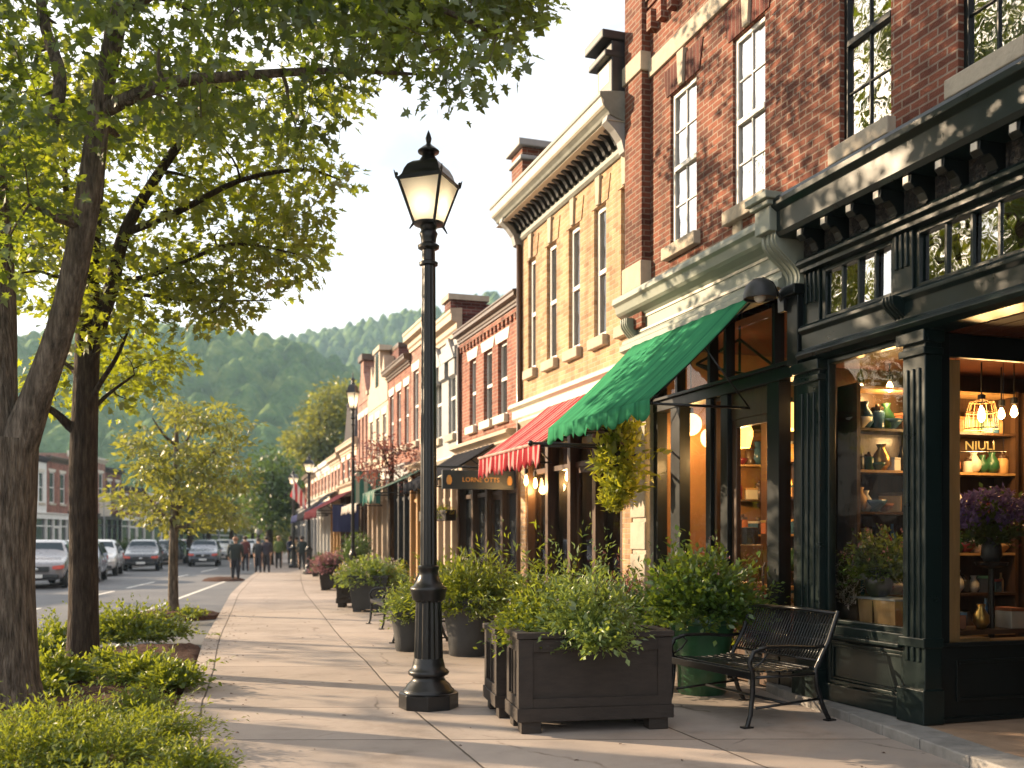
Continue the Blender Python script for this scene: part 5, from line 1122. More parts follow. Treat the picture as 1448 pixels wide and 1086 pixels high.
plant('flower_arrangement','bushy green and pink arrangement in the dark vase in the window',(vx+.04,vy,1.36),[('foliage',L_deep,bush(.36,.36,.36,260,13,.055,T_kite,.6,-.5)),('flowers',L_pink,blooms(.34,.34,.36,26,.03)),('dried_stems',L_white,shift(bush(.2,.2,.3,40,9,.05,T_long,.9,-.9),-.1,.28,-.15))],'flowers')
plant('window_plant','yellow green round bush low in the left of the display window',(XF+.5,fac(1182,0,XF+.5)[0],.95),[('foliage',L_ivy,bush(.2,.2,.24,130,11,.045,T_kite,.2,-.6))],'plant')
# shelves and goods
def shelf(label,loc,rz,w,h,n,d=.3):
    t=thing('shop_shelf',label,'shelf',loc,rz,'shelves in the shops'); b=MB(); b.box(-w/2,-w/2+.04,0,d,0,h); b.box(w/2-.04,w/2,0,d,0,h); b.box(-w/2,w/2,d-.02,d-.001,0.01,h-.01); b.build('case',M_brown,t)
    for i in range(n): z=.15+(h-.2)*i/(n-1); b=MB(); b.box(-w/2+.041,w/2-.041,0,d-.021,z,z+.025); b.build('board',M_lwood if i%2 else M_brown,t)
    return [.15+(h-.2)*i/(n-1)+.026 for i in range(n)]
GM=[M_white,M_dkpaint,M_lwood,M_cream,M_brown,M_gpot,P('terracotta',(.35,.12,.05),.7),P('blue_glaze',(.05,.12,.2),.25),P('brass',(.5,.3,.08),.3,.8),P('wine_glaze',(.2,.03,.04),.3)]
def good(label,loc,k,s,group):
    t=thing(('vase','storage_jar','box_tin','bowl','bottle')[k],label,('vase','jar','tin','bowl','bottle')[k],loc,random.uniform(0,3),group); m=random.choice(GM); b=MB(); b.sm=True
    if k==0: b.lathe([(.04*s,0),(.08*s,.06*s),(.075*s,.13*s),(.03*s,.2*s),(.045*s,.24*s)],14); b.build('vessel',m,t)
    elif k==1:
        b.lathe([(.06*s,0),(.065*s,.02*s),(.065*s,.15*s),(.05*s,.17*s)],14); b.build('jar',m,t); b=MB(); b.lathe([(.055*s,.171*s),(.055*s,.2*s)],12); b.ball((0,0,.215*s),.02*s,8,6); b.build('lid',M_brown,t)
    elif k==2:
        b=MB(); b.box(-.1*s,.1*s,-.07*s,.07*s,0,.15*s); b.build('box',m,t,bevel=.006); b=MB(); b.box(-.104*s,.104*s,-.074*s,.074*s,.151*s,.18*s); b.build('lid',random.choice(GM),t)
    elif k==3: b.lathe([(.04*s,0),(.05*s,.01*s),(.1*s,.06*s),(.12*s,.1*s),(.11*s,.1*s),(.04*s,.03*s)],16); b.build('bowl',m,t)
    else: b.lathe([(.035*s,0),(.038*s,.14*s),(.034*s,.16*s),(.014*s,.2*s),(.014*s,.26*s)],12); b.build('bottle',m,t)
def stock(loc,rz,w,zs,n,label,group,smin=.8,smax=1.3,d=.12):
    c,s=math.cos(rz),math.sin(rz)
    for z in zs[:-1]:
        for i in range(n):
            x=-w/2+w*(i+.5)/n+random.uniform(-.03,.03); k=random.choice((0,1,2,3,4,0,1,2)); y=d
            good(label,(loc[0]+x*c-y*s,loc[1]+x*s+y*c,loc[2]+z),k,random.uniform(smin,smax),group)
# pale shop: shelf against the back seen through the door
for px,zc,w,lb in ((1050,13.4,1.0,'tall shelf of goods straight behind the pale shopfront door'),(985,14.2,.9,'shelf of goods in the left part of the pale shop'),(1118,12.6,.6,'dim shelf behind the right pane of the pale shop')):
    p=at(px,760,zc); loc=(p.x,p.y,.085); rz=-TH; zs=shelf(lb,loc,rz,w,3.0,7); stock(loc,rz,w-.1,zs,7,'small ornament on the '+lb,'goods on the pale shop shelves')
# counter with coffee machine
p=at(1052,760,12.3); ct=thing('shop_counter','low wooden counter inside the pale shopfront door','counter',(p.x,p.y,.085),-TH); b=MB(); b.box(-.5,.5,-.25,.25,0,.9); b.build('body',M_brown,ct,bevel=.01); b=MB(); b.box(-.55,.55,-.3,.3,.901,.95); b.build('top',M_lwood,ct,bevel=.008)
cm=thing('coffee_machine','boxy coffee machine on the wooden counter','coffee machine',(p.x+.0,p.y,1.036),-TH); b=MB(); b.box(-.2,.2,-.15,.2,.22,.5); b.box(-.2,.2,.05,.2,.0,.22); b.box(-.2,.2,-.15,.2,0,.05); b.build('body',M_chrome,cm,bevel=.015); b=MB(); b.lathe([(.1,.5),(.11,.7),(.03,.71)],12,(.08,.05,0)); b.build('hopper',M_dkpaint,cm); b=MB(); b.tube([(-.08,-.05,.25),(-.08,-.05,.18)],.02,6); b.tube([(-.08,-.05,.2),(-.08,-.2,.2)],.012,5); b.build('spout',M_iron,cm)
# corner shop: shelving behind both panes
Yb=fac(1133,0)[0]-.12
for k,(x,w,lb) in enumerate(((XF+.75,.9,'dark goods shelf on the left inside the corner shop'),(XF+1.75,1.0,'dark goods shelf straight behind the entrance side window'),(XF+2.8,.9,'dark goods shelf deepest inside the corner shop'))):
    loc=(x,Yb-.34,.085); zs=shelf(lb,loc,0,w,3.0,8); stock(loc,0,w-.1,zs,8,'small ornament on the '+lb,'goods on the corner shop shelves',.7,1.15)
loc=(XF+.98,7.18,.085); tb=thing('display_table','low dark display table behind the entrance side window','table',loc,0); b=MB(); b.box(-.5,.75,-.2,.2,.68,.72); b.build('table_top',M_brown,tb,bevel=.006)
for sx in (-.45,.7):
    for sy_ in (-.16,.16): b=MB(); b.box(sx-.025,sx+.025,sy_-.025,sy_+.025,0,.68); b.build('leg',M_brown,tb)
for i,(dx,k,s) in enumerate(((-.38,1,.7),(-.22,2,.8),(-.05,0,.9),(.1,4,1.0),(.27,2,1.0),(.42,3,1.0),(.57,1,.9),(.67,0,.8))):
    good('ornament %s on the low display table'%('jar at the left end','tin second from the left end','vase third from the left end','bottle in the middle','tin right of the middle','bowl','jar','vase at the right end')[i],(loc[0]+dx,loc[1]-.08+.1*(i%2),loc[2]+.722),k,s,'goods on the display table')
pv=at(1402,770,8.95); 
st=thing('plant_stand','tall dark stand holding the purple flowers','stand',(pv.x,pv.y,.083),0); b=MB(); b.lathe([(.16,0),(.14,.03),(.03,.06),(.025,1.25),(.13,1.28),(.14,1.31)],16); b.build('column',M_iron,st); 
vs=thing('flower_vase','dark vase under the purple flowers','vase',(pv.x,pv.y,1.396),0); b=MB(); b.sm=True; b.lathe([(.06,0),(.09,.05),(.08,.15),(.06,.2),(.07,.22)],18); b.build('vessel',M_dkpaint,vs)
plant('flower_arrangement','big bunch of purple and blue flowers in the entrance side window',(pv.x,pv.y,1.72),[('foliage',L_dark,bush(.3,.3,.34,160,11,.06,T_kite,.5,-.6)),('flowers',L_purple,blooms(.33,.33,.33,260,.065,.0)),('blooms',L_pink,blooms(.3,.3,.3,10,.05,.1))],'flowers')
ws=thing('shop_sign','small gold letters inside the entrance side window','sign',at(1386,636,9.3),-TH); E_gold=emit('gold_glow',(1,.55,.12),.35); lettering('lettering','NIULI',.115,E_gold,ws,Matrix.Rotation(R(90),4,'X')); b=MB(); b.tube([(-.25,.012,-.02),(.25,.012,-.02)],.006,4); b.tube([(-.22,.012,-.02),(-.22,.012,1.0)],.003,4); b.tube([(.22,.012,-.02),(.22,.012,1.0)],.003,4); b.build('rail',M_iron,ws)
# ================================================================== TREES
def sample_poly(poly,n,z0,z1,gap=.0,sc_=.006,seed=0,ymin=-2000):
    xs=[p[0] for p in poly]; ys_=[p[1] for p in poly]; out=[]; k=0
    while len(out)<n and k<60000:
        k+=1; x=random.uniform(min(xs),max(xs)); y=random.uniform(min(ys_),max(ys_))
        if not inpoly(x,y,poly): continue
        if gap and noise.noise((x*sc_,y*sc_,seed))<gap: continue
        out.append(at(x,y,random.uniform(z0,z1)))
    return out
t1=thing('maple_tree','large forked maple at the left edge leaning over the sidewalk','tree',gp(10,1002,.03))
o=t1.location
c1=[(-400,-420),(800,-420),(790,-20),(745,15),(720,55),(690,95),(668,150),(640,150),(600,110),(560,95),(520,110),(470,110),(430,190),(300,210),(180,220),(60,330),(30,430),(-60,380),(-120,120),(-400,60)]
cl=sample_poly([p for p in c1],290,7.6,11.2,-.12,.007,1)
cl=[c for c in cl]
cl+=sample_poly([(-250,-80),(560,-80),(520,60),(440,150),(250,170),(80,200),(-60,250),(-250,60)],95,7.8,11,0)
cl+=sample_poly([(480,-60),(780,-40),(700,60),(665,150),(640,130),(600,90),(520,80)],46,8.6,10,0)
zt=9.36
stems=[([at(8,1010,zt),at(2,960,zt),at(-2,820,zt),at(0,700,zt),at(4,620,zt)],[.40,.33,.31,.32,.31]),
 ([at(-4,660,zt),at(-8,560,zt),at(-5,420,zt+.1),at(-14,260,zt+.2),at(-30,60,zt+.3),at(-60,-200,zt+.2)],[.24,.2,.17,.15,.12,.06]),
 ([at(18,650,zt),at(52,560,zt-.05),at(84,470,zt-.1),at(106,380,zt-.15),at(128,260,zt-.2),at(142,150,zt-.2),at(168,20,zt-.3),at(210,-200,zt-.3)],[.2,.14,.125,.12,.11,.1,.08,.04]),
 ([at(70,190,zt+.0),at(85,110,zt+.2),at(60,20,zt+.4),at(50,-120,zt+.4)],[.06,.06,.05,.03]),
 ([at(140,160,zt-.2),at(230,120,zt-.3),at(330,108,zt-.3),at(470,100,zt-.2),at(590,105,zt)],[.07,.055,.045,.03,.012]),
 ([at(168,20,zt-.3),at(300,-50,zt-.5),at(480,-40,zt-.4),at(640,20,zt-.2),at(700,50,zt-.1)],[.06,.05,.04,.025,.01]),
 ([at(-5,420,zt+.1),at(-90,300,zt-.2),at(-200,150,zt-.4)],[.08,.06,.03])]
make_tree(t1,stems,cl,L_maple,M_bark,.118,38,.42,T_maple,origin=o)
t2=thing('maple_tree','straight brown maple trunk second from the left edge rising from the mulch bed','tree',gp(117,948,.03)); o=t2.location; zt=12.35
c2=[(0,100),(500,100),(548,130),(560,150),(530,150),(495,190),(470,230),(485,265),(468,272),(430,268),(425,310),(450,365),(428,382),(402,436),(350,442),(300,468),(200,470),(60,480),(0,430)]
cl=sample_poly(c2,250,10.9,14.3,-.15,.014,4); cl+=sample_poly([(0,80),(420,80),(400,200),(250,260),(0,330)],30,11,14.2)
cl+=sample_poly([(60,470),(262,470),(258,520),(190,588),(120,600),(55,560)],34,12.6,15,-.05,.02,7)
cl+=sample_poly([(230,250),(440,260),(450,365),(395,435),(260,440)],50,11.5,13.6,-.2,.02,9)
cl+=sample_poly([(-250,-330),(480,-330),(520,60),(-200,150)],130,11.2,14.2)
stems=[([at(116,955,zt),at(117,930,zt),at(118,860,zt),at(118,760,zt),at(118,650,zt),at(121,560,zt),at(124,480,zt),at(126,400,zt),at(130,320,zt),at(140,210,zt),at(152,90,zt),at(160,-80,zt)],[.27,.2,.175,.165,.165,.15,.145,.12,.11,.09,.07,.04]),
 ([at(124,520,zt),at(138,470,zt-.1),at(158,405,zt-.2),at(176,330,zt-.3),at(215,260,zt-.4),at(262,190,zt-.5),at(310,120,zt-.5)],[.1,.09,.085,.075,.06,.05,.03]),
 ([at(118,480,zt),at(110,450,zt),at(100,410,zt+.2),at(96,330,zt+.3),at(92,240,zt+.4)],[.06,.055,.05,.045,.03]),
 ([at(112,612,zt),at(98,602,zt-.1),at(80,585,zt-.2),at(58,570,zt-.3),at(36,548,zt-.3)],[.07,.06,.045,.035,.02]),
 ([at(122,580,zt),at(140,545,zt-.1),at(165,505,zt-.2),at(182,465,zt-.2)],[.04,.032,.025,.012]),
 ([at(122,590,zt),at(150,560,zt+.2),at(190,530,zt+.3)],[.03,.024,.01]),
 ([at(116,540,zt),at(100,520,zt+.2),at(80,505,zt+.3)],[.035,.028,.012]),
 ([at(176,330,zt-.3),at(250,300,zt-.6),at(340,255,zt-.6),at(430,240,zt-.6),at(482,255,zt-.6)],[.05,.04,.03,.02,.006]),
 ([at(158,405,zt-.2),at(240,380,zt-.3),at(330,345,zt-.2),at(430,362,zt)],[.04,.03,.022,.008]),
 ([at(158,405,zt-.2),at(220,420,zt),at(300,425,zt+.1),at(385,425,zt+.2)],[.03,.024,.016,.006])]
make_tree(t2,stems,cl,L_maple2,M_bark2,.125,30,.42,T_maple,origin=o)
t3=thing('young_tree','slender young tree with open yellow green crown beside the kerb','tree',gp(245,868,.05)); o=t3.location; zt=21.4
c3=[(245,562),(300,572),(348,600),(335,640),(350,690),(322,742),(270,757),(215,742),(163,722),(170,662),(195,600)]
cl=sample_poly(c3,250,19.4,23.4,-.08,.035,3)
stems=[([at(245,872,zt),at(245,850,zt),at(245,790,zt),at(247,720,zt),at(249,660,zt),at(250,600,zt),at(252,570,zt)],[.17,.11,.095,.085,.06,.035,.012])]
for a,b_,dz in (((247,740),(200,690),-1),((248,720),(300,680),.8),((248,700),(222,630),1.0),((249,680),(315,625),-.8),((247,745),(290,725),-1.2),((247,730),(190,735),.9),((250,640),(280,590),.5),((250,630),(215,590),-.5)):
    m_=((a[0]+b_[0])/2,(a[1]+b_[1])/2+6); stems.append(([at(*a,zt),at(*m_,zt+dz*.5),at(*b_,zt+dz)],[.04,.028,.01]))
make_tree(t3,stems,cl,L_young,M_bark,.165,24,.46,T_kite,origin=o,flat=.28,maxr=.03)
def blob_tree(name,label,px,pyb,zc,crown,n,leafm,ls,per,sp,th=.3,gap=-.15,lobes=None,tm=T_kite,seed=1,dd=None):
    base=at(px,pyb,zc); base.z=-.05; t=thing(name,label,'tree',base); r=max(p[0] for p in crown)-min(p[0] for p in crown); R_=dd or r/2/FPX*zc
    cl=sample_poly(crown,n,zc-R_,zc+R_,gap,.9*8/r,seed)
    # keep an ellipsoid in depth: pull outliers in
    cx=sum(p[0] for p in crown)/len(crown); top=min(p[1] for p in crown); bot=max(p[1] for p in crown)
    st=[([base,at(px,bot+ (pyb-bot)*.3,zc),at((px+cx)/2,bot*.7+top*.3,zc),at(cx,bot*.4+top*.6,zc),at(cx,top+(bot-top)*.15,zc)],[th*1.25,th,th*.75,th*.4,th*.1])]
    for k in range(6):
        a=random.choice(cl); f=random.uniform(.15,.5); s0=at(px+(cx-px)*f,bot+(top-bot)*f*.8,zc); st.append(([s0,(s0+a)/2+Vector((0,0,-.03*zc*.05)),a],[th*.4,th*.25,th*.06]))
    make_tree(t,st,cl,leafm,M_bark2,ls,per,sp,tm,origin=base,twig=.02,trunk_n=8); return t
blob_tree('street_tree','dark green round street tree beyond the walkers in the middle of the street',381,795,62,[(383,638),(410,650),(424,690),(416,725),(395,742),(362,738),(345,710),(350,665)],150,L_dark,.32,34,.95,.22)
blob_tree('tall_tree','big bushy yellow green tree rising behind the far right shops',465,800,95,[(472,545),(503,548),(512,600),(505,690),(450,690),(415,660),(408,625),(425,590),(446,560)],230,L_deep if 0 else L_young,.5,44,1.7,.5,gap=-.2)
for i,(px,zc,cr,lm,lb) in enumerate(((295,75,[(285,672),(310,668),(330,690),(326,735),(300,750),(272,742),(268,700)],L_dark,'green street tree just right of the slender young tree'),(327,85,[(322,680),(350,680),(362,715),(350,745),(318,748),(305,720)],L_young,'pale yellow street tree behind the level lamp bar'),(268,68,[(262,690),(285,700),(290,735),(270,748),(245,740),(243,710)],L_dark,'shaded street tree half hidden by the slender young tree'),(395,82,[(390,735),(412,730),(424,752),(412,775),(385,772)],L_young,'low bright bush tree under the dark round street tree'),(357,100,[(350,705),(376,712),(380,745),(350,755),(338,735)],L_young,'distant yellow tree left of the dark round street tree'),(434,90,[(425,690),(445,690),(452,730),(440,765),(420,760)],L_dark,'dark tree behind the flagged lamp post'))):
    blob_tree('street_tree',lb,px,786,zc,cr,70,lm,.38,30,.9,.18,seed=i)
# small red leaved tree before the far shops
blob_tree('red_leaf_tree','small red leaved tree with dark trunk in front of the narrow red building',553,850,25.5,[(548,612),(575,622),(604,645),(606,668),(580,690),(545,686),(515,690),(503,662),(520,635)],44,L_red,.12,32,.34,.075,gap=-.3,seed=5)
# trees that close the far end
for i,(px,zc,w,top) in enumerate(((300,150,34,690),(335,170,40,700),(365,160,30,715),(392,150,36,705),(420,145,36,690))):
    blob_tree('distant_tree','%s distant tree closing the end of the street'%('leftmost','second from the left','middle','second from the right','rightmost')[i],px,775,zc,[(px-w/2,770),(px-w*.6,740),(px-w*.3,top+8),(px+w*.2,top),(px+w*.6,735),(px+w/2,770)],36,L_dark if i%2 else L_deep,.8,26,2.2,.3,seed=i)
# street trees on the far kerb, left of the picture: they shade the walk and show mirrored in the glass
def kerb_tree(x,y,H,r,n):
    t=thing('kerb_tree','leafy street tree on the far kerb beyond the left edge, seen mirrored in shop glass','tree',(x,y,0),0,'trees on the far kerb'); u=unit(n)*rng.uniform(.35,1,(n,1))**.5
    cl=[Vector((x+a*r,y+b*r,H*.74+c*H*.23)) for a,b,c in u]
    st=[([Vector((x,y,-.1)),Vector((x+.1,y,H*.25)),Vector((x,y+.1,H*.5)),Vector((x,y,H*.9))],[.24,.19,.14,.03])]
    make_tree(t,st,cl,L_deep,M_bark2,.24,24,.6,T_kite,origin=(x,y,0)); return t
for x,y,H,r in ((-8.5,17.5,7.5,2.2),(-10.6,26,8.6,2.2),(-12.5,38,9,2.4)): kerb_tree(x,y,H,r,30)
# ------------------------------------------------------------------ ground cover in the beds
def cover(name,label,spots,leafm,ls,tm,rz=.3):
    t=thing(name,label,'shrub',(spots[0][0],spots[0][1],.05)); parts=[]
    for x,y,rx,ry,h,n in spots: parts.append(shift(bush(rx,ry,h,n,14,ls,tm,.35,-.08,.25,.55),x-spots[0][0],y-spots[0][1],0))
    V,F=join(parts); npmesh('foliage',V,F,leafm,t); return t
def gs(px,py,rx,ry,h,n): p=gp(px,py,.05); return (p.x,p.y,rx,ry,h,n)
cover('ground_cover','feathery bright shrub mass at the bottom left corner of the walk',[gs(150,1080,.62,.5,.36,391),gs(30,1090,.6,.5,.42,391),gs(225,1050,.42,.4,.3,289),gs(90,1040,.5,.45,.34,323),gs(-60,1060,.6,.5,.4,289),gs(265,1095,.36,.36,.22,221),gs(200,1010,.34,.34,.26,187)],L_shrub,.05,T_long)
cover('ground_cover','feathery shrub beneath the bottom left corner mass, cut by the picture edge',[gs(60,1170,.7,.6,.35,340),gs(190,1190,.55,.5,.25,289)],L_shrub,.05,T_long)
cover('ground_cover','yellow green low shrub on the mulch right of the straight trunk',[gs(205,962,.55,.45,.34,220),gs(240,970,.36,.35,.25,130),gs(160,950,.4,.4,.26,130)],L_shrub,.075,T_kite)
cover('ground_cover','yellow green low shrub between the two big trunks',[gs(78,965,.45,.42,.33,190),gs(55,985,.3,.3,.2,100)],L_shrub,.075,T_kite)
cover('ground_cover','rounded green shrub at the far end of the mulch bed',[gs(185,905,.75,.6,.52,300),gs(225,900,.5,.45,.36,170),gs(140,905,.5,.5,.45,170)],L_shrub,.08,T_kite)
cover('ground_cover','lower green shrub left of the straight trunk at the far bed end',[gs(78,915,.6,.5,.36,200),gs(45,925,.45,.45,.25,120)],L_shrub,.08,T_kite)
cover('ground_cover','few low weeds on the mulch under the slender young tree',[gs(262,872,.3,.25,.2,40),gs(280,870,.2,.2,.15,26)],L_shrub,.07,T_kite)
# fallen leaves and bark chips on the walk edge
b=MB()
for i in range(260):
    y=random.uniform(4,24); x=Xs(y)+abs(random.gauss(0,.35)) if random.random()<.7 else random.uniform(Xs(y),5.2); s=random.uniform(.012,.03); a=random.uniform(0,6); z=.006
    b.add([(x+s*math.cos(a),y+s*math.sin(a),z),(x+s*.5*math.cos(a+1.8),y+s*.5*math.sin(a+1.8),z+.008),(x-s*math.cos(a),y-s*math.sin(a),z),(x+s*.5*math.cos(a-1.8),y+s*.5*math.sin(a-1.8),z+.004)],[(0,1,2,3)])
lt=b.build('leaf_litter',M_mulch); tag(lt,'dry leaf scraps and bark chips scattered over the concrete walk','litter',kind='stuff')
for i,(px,w,lb) in enumerate(((165,1.6,'dark hedge clump behind the small pale car across the street'),(180,1.3,'dark hedge clump left of the black car across the street'),(195,1.4,'hedge clump half hidden behind the black car'))):
    p=at(px,775,72); plant('hedge',lb,(p.x,p.y,.0),[('foliage',L_dark,bush(w,w*.8,1.6,170,9,.22,T_kite,.2,-.1))])
# ================================================================== CARS
def car_proto(label,loc,rz,col,suv=True,lampm=None,group='cars on the street'):
    t=thing('parked_car',label,'car',loc,rz,group)
    pm=P('car_paint_'+str(len(MATS)),col,.25,0,.05,2,0,coat=.8)
    # front of the car at local -x ; stations: x, underside, belt, top, half width belt, half width top
    if suv: st=[(-2.3,.38,.66,.7,.74,.7),(-2.24,.28,.82,.88,.84,.78),(-1.7,.26,.92,1.0,.9,.82),(-1.0,.26,1.0,1.08,.92,.82),(-.35,.26,1.02,1.62,.93,.66),(.4,.26,1.03,1.7,.93,.68),(1.5,.26,1.03,1.67,.93,.67),(2.05,.28,1.02,1.5,.9,.66),(2.22,.32,.95,1.02,.88,.8),(2.3,.42,.8,.84,.84,.76)]
    else: st=[(-2.3,.36,.58,.62,.74,.68),(-2.22,.26,.72,.78,.84,.76),(-1.6,.24,.82,.9,.88,.78),(-.9,.24,.9,.97,.9,.78),(-.15,.24,.92,1.38,.9,.62),(.5,.24,.93,1.43,.9,.62),(1.1,.24,.93,1.36,.9,.6),(1.75,.26,.92,1.0,.89,.74),(2.2,.3,.86,.9,.84,.74),(2.3,.4,.7,.74,.8,.72)]
    b=MB(); b.sm=True; V=[];F=[]; k=12
    for x,zb,zl,zt_,wb,wt in st:
        ring=[(-wb*.8,zb),(-wb*.97,zb+.1),(-wb,(zb+zl)/2),(-wb*.98,zl),(-wt-.02,zt_-.05 if zt_-zl>.2 else zt_-.02),(-wt*.85,zt_)]
        ring+= [(-y,z) for y,z in ring[::-1]]
        V+=[(x,y,z) for y,z in ring]
    for i in range(len(st)-1):
        for j in range(k): F.append((i*k+j,i*k+(j+1)%k,(i+1)*k+(j+1)%k,(i+1)*k+j))
    F+=[tuple(range(k))[::-1],tuple((len(st)-1)*k+j for j in range(k))]; b.add(V,F); o=b.build('body',pm,t); s=o.modifiers.new('round','SUBSURF'); s.levels=s.render_levels=1
    A,B_,Cc,Dd=st[3],st[4],st[6],st[7] if suv else st[7]
    def pane(nm,pts):
        c=sum((Vector(p) for p in pts),Vector())/len(pts); n=(Vector(pts[1])-Vector(pts[0])).cross(Vector(pts[2])-Vector(pts[0])).normalized()
        if n.dot(c-Vector((.3,0,.9)))<0: n=-n
        q=MB(); ps=[Vector(p)+n*.012 for p in pts]; pb=[Vector(p)-n*.06 for p in pts]; m=len(pts); q.add(ps+pb,[tuple(range(m))]+[(i,(i+1)%m,m+(i+1)%m,m+i) for i in range(m)]); return q.build(nm,G_car,t)
    pane('windshield',[(A[0]+.06,-A[5]*.93,A[3]+.03),(A[0]+.06,A[5]*.93,A[3]+.03),(B_[0]-.06,B_[5]*.9,B_[3]-.06),(B_[0]-.06,-B_[5]*.9,B_[3]-.06)])
    E1,E2=(st[7],st[8]) if suv else (st[6],st[7])
    pane('rear_window',[(E1[0]+.04,-E1[5]*.88,E1[3]-.05),(E1[0]+.04,E1[5]*.88,E1[3]-.05),(E2[0]-.05,E2[5]*.86,E2[3]+.05),(E2[0]-.05,-E2[5]*.86,E2[3]+.05)])
    for s in (-1,1):
        xm=(B_[0]+Cc[0])/2
        pane('side_window',[(A[0]+.35,s*B_[4]*.985,B_[2]+.03),(xm-.04,s*B_[4]*.985,B_[2]+.03),(xm-.04,s*(B_[5]+.05),B_[3]-.12),(B_[0]+.05,s*(B_[5]+.05),B_[3]-.12)])
        pane('side_window',[(xm+.04,s*Cc[4]*.985,Cc[2]+.03),(Cc[0]+.3,s*Cc[4]*.985,Cc[2]+.03),(Cc[0]-.02,s*(Cc[5]+.05),Cc[3]-.12),(xm+.04,s*(Cc[5]+.05),Cc[3]-.12)])
        q=MB(); q.add([(A[0]+.5,s*.94,1.02),(A[0]+.62,s*.94,1.02),(A[0]+.62,s*1.1,1.04),(A[0]+.5,s*1.1,1.04),(A[0]+.52,s*.94,1.12),(A[0]+.6,s*.94,1.12),(A[0]+.6,s*1.1,1.16),(A[0]+.52,s*1.1,1.16)],[(0,3,2,1),(4,5,6,7),(0,1,5,4),(1,2,6,5),(2,3,7,6),(3,0,4,7)]); q.build('mirror',pm,t,bevel=.02)
        z=.72 if suv else .62
        q=MB(); q.add([(-2.34,s*.52,z-.05),(-2.34,s*.74,z-.05),(-2.15,s*.87,z-.02),(-2.12,s*.86,z+.09),(-2.28,s*.72,z+.08),(-2.31,s*.52,z+.06)],[(0,1,4,5),(1,2,3,4)]); hl=q.build('headlight',lampm or M_white,t)
        q=MB(); q.add([(2.3,s*.55,z+.1),(2.3,s*.8,z+.1),(2.12,s*.9,z+.1),(2.1,s*.9,z+.28),(2.22,s*.78,z+.28),(2.26,s*.55,z+.26)],[(0,1,4,5),(1,2,3,4)]); q.build('tail_light',M_redl,t)
        for xw in (-1.45,1.4):
            q=MB(); q.sm=True; q.M=Matrix.Translation((xw,s*.8,.34))@Matrix.Rotation(R(90),4,'X'); q.lathe([(.2,-.1),(.31,-.11),(.34,-.06),(.34,.06),(.31,.11),(.2,.1)],20); wh=q.build('wheel',M_rub,t,smooth=50)
            q=MB(); q.M=Matrix.Translation((xw,s*.8,.34))@Matrix.Rotation(R(90),4,'X'); q.lathe([(.205,-.108),(.12,-.09),(.05,-.115)],10); q.lathe([(.05,.115),(.12,.09),(.205,.108)],10); q.build('rim',M_chrome,wh)
    q=MB(); z=.6 if suv else .52; q.box(-2.335,-2.25,-.42,.42,z-.02,z+.16)
    q.build('grille',M_dkpaint,t,bevel=.01)
    q=MB(); q.box(-2.37,-2.2,-.72,.72,.36,.5); q.build('bumper',M_dkpaint if suv else pm,t,bevel=.03)
    q=MB(); q.box(-2.385,-2.372,-.22,.22,.38,.5); q.build('licence_plate',M_plate,t)
    q=MB(); q.lathe([(.06,0),(.06,.02),(.02,.03)],12,(0,0,0)); q.v=[(-2.34-v[2],v[0]*1.6,z+.07+v[1]) for v in q.v]; q.build('badge',M_chrome,t)
    return t
M_redl=emit('red_lamp',(.4,.05,.03),.12)
def facing(p):   # cars point towards the viewer along the street
    y=p[1]; d=Vector((Cx(y-2)-Cx(y+2),-4)).normalized(); return math.atan2(-d.y,-d.x)
cars=[(64,829,(.2,.19,.2),True,'silver grey car nearest on the left, partly behind the forked trunk'),(112,822,(.27,.3,.36),True,'pale blue grey car cut by the straight trunk'),(141,813,(.5,.5,.5),True,'small pale car just right of the straight trunk'),(203,806,(.02,.028,.04),True,'black car with reddish lamps between trunk and young tree'),(290,800,(.14,.16,.2),True,'slate blue car driving alone right of the young tree')]
for i,(px,py,col,su,lb) in enumerate(cars):
    p=gp(px,py,-.1); c=car_proto(lb,p,facing(p)+R(8),col,su,M_redl if i in(0,3,4) else None)
for px,py,col,lb in ((238,798,(.03,.04,.05),'dark car behind the black one, left of the young tree trunk'),(256,795,(.2,.06,.05),'dull red car just right of the young tree trunk'),(316,791,(.45,.46,.48),'far pale car left of the dark jacketed walker'),(352,789,(.5,.5,.52),'far pale car right behind the dark jacketed walker'),(375,788,(.2,.06,.07),'far dark red car behind the stooping walkers')):
    p=gp(px,py,-.1); car_proto(lb,p,facing(p),col,True,None)
# traffic sign by the far row
p=at(147,775,80); t=thing('street_sign','small pale pink sign on a post behind the small pale car','sign',(p.x,p.y,0)); b=MB(); b.tube([(0,0,0),(0,0,5.2)],.06,6); b.build('post',M_grey,t); b=MB(); b.box(-.5,.5,-.05,-.02,3.4,5.2); b.build('board',M_cream,t,bevel=.02)
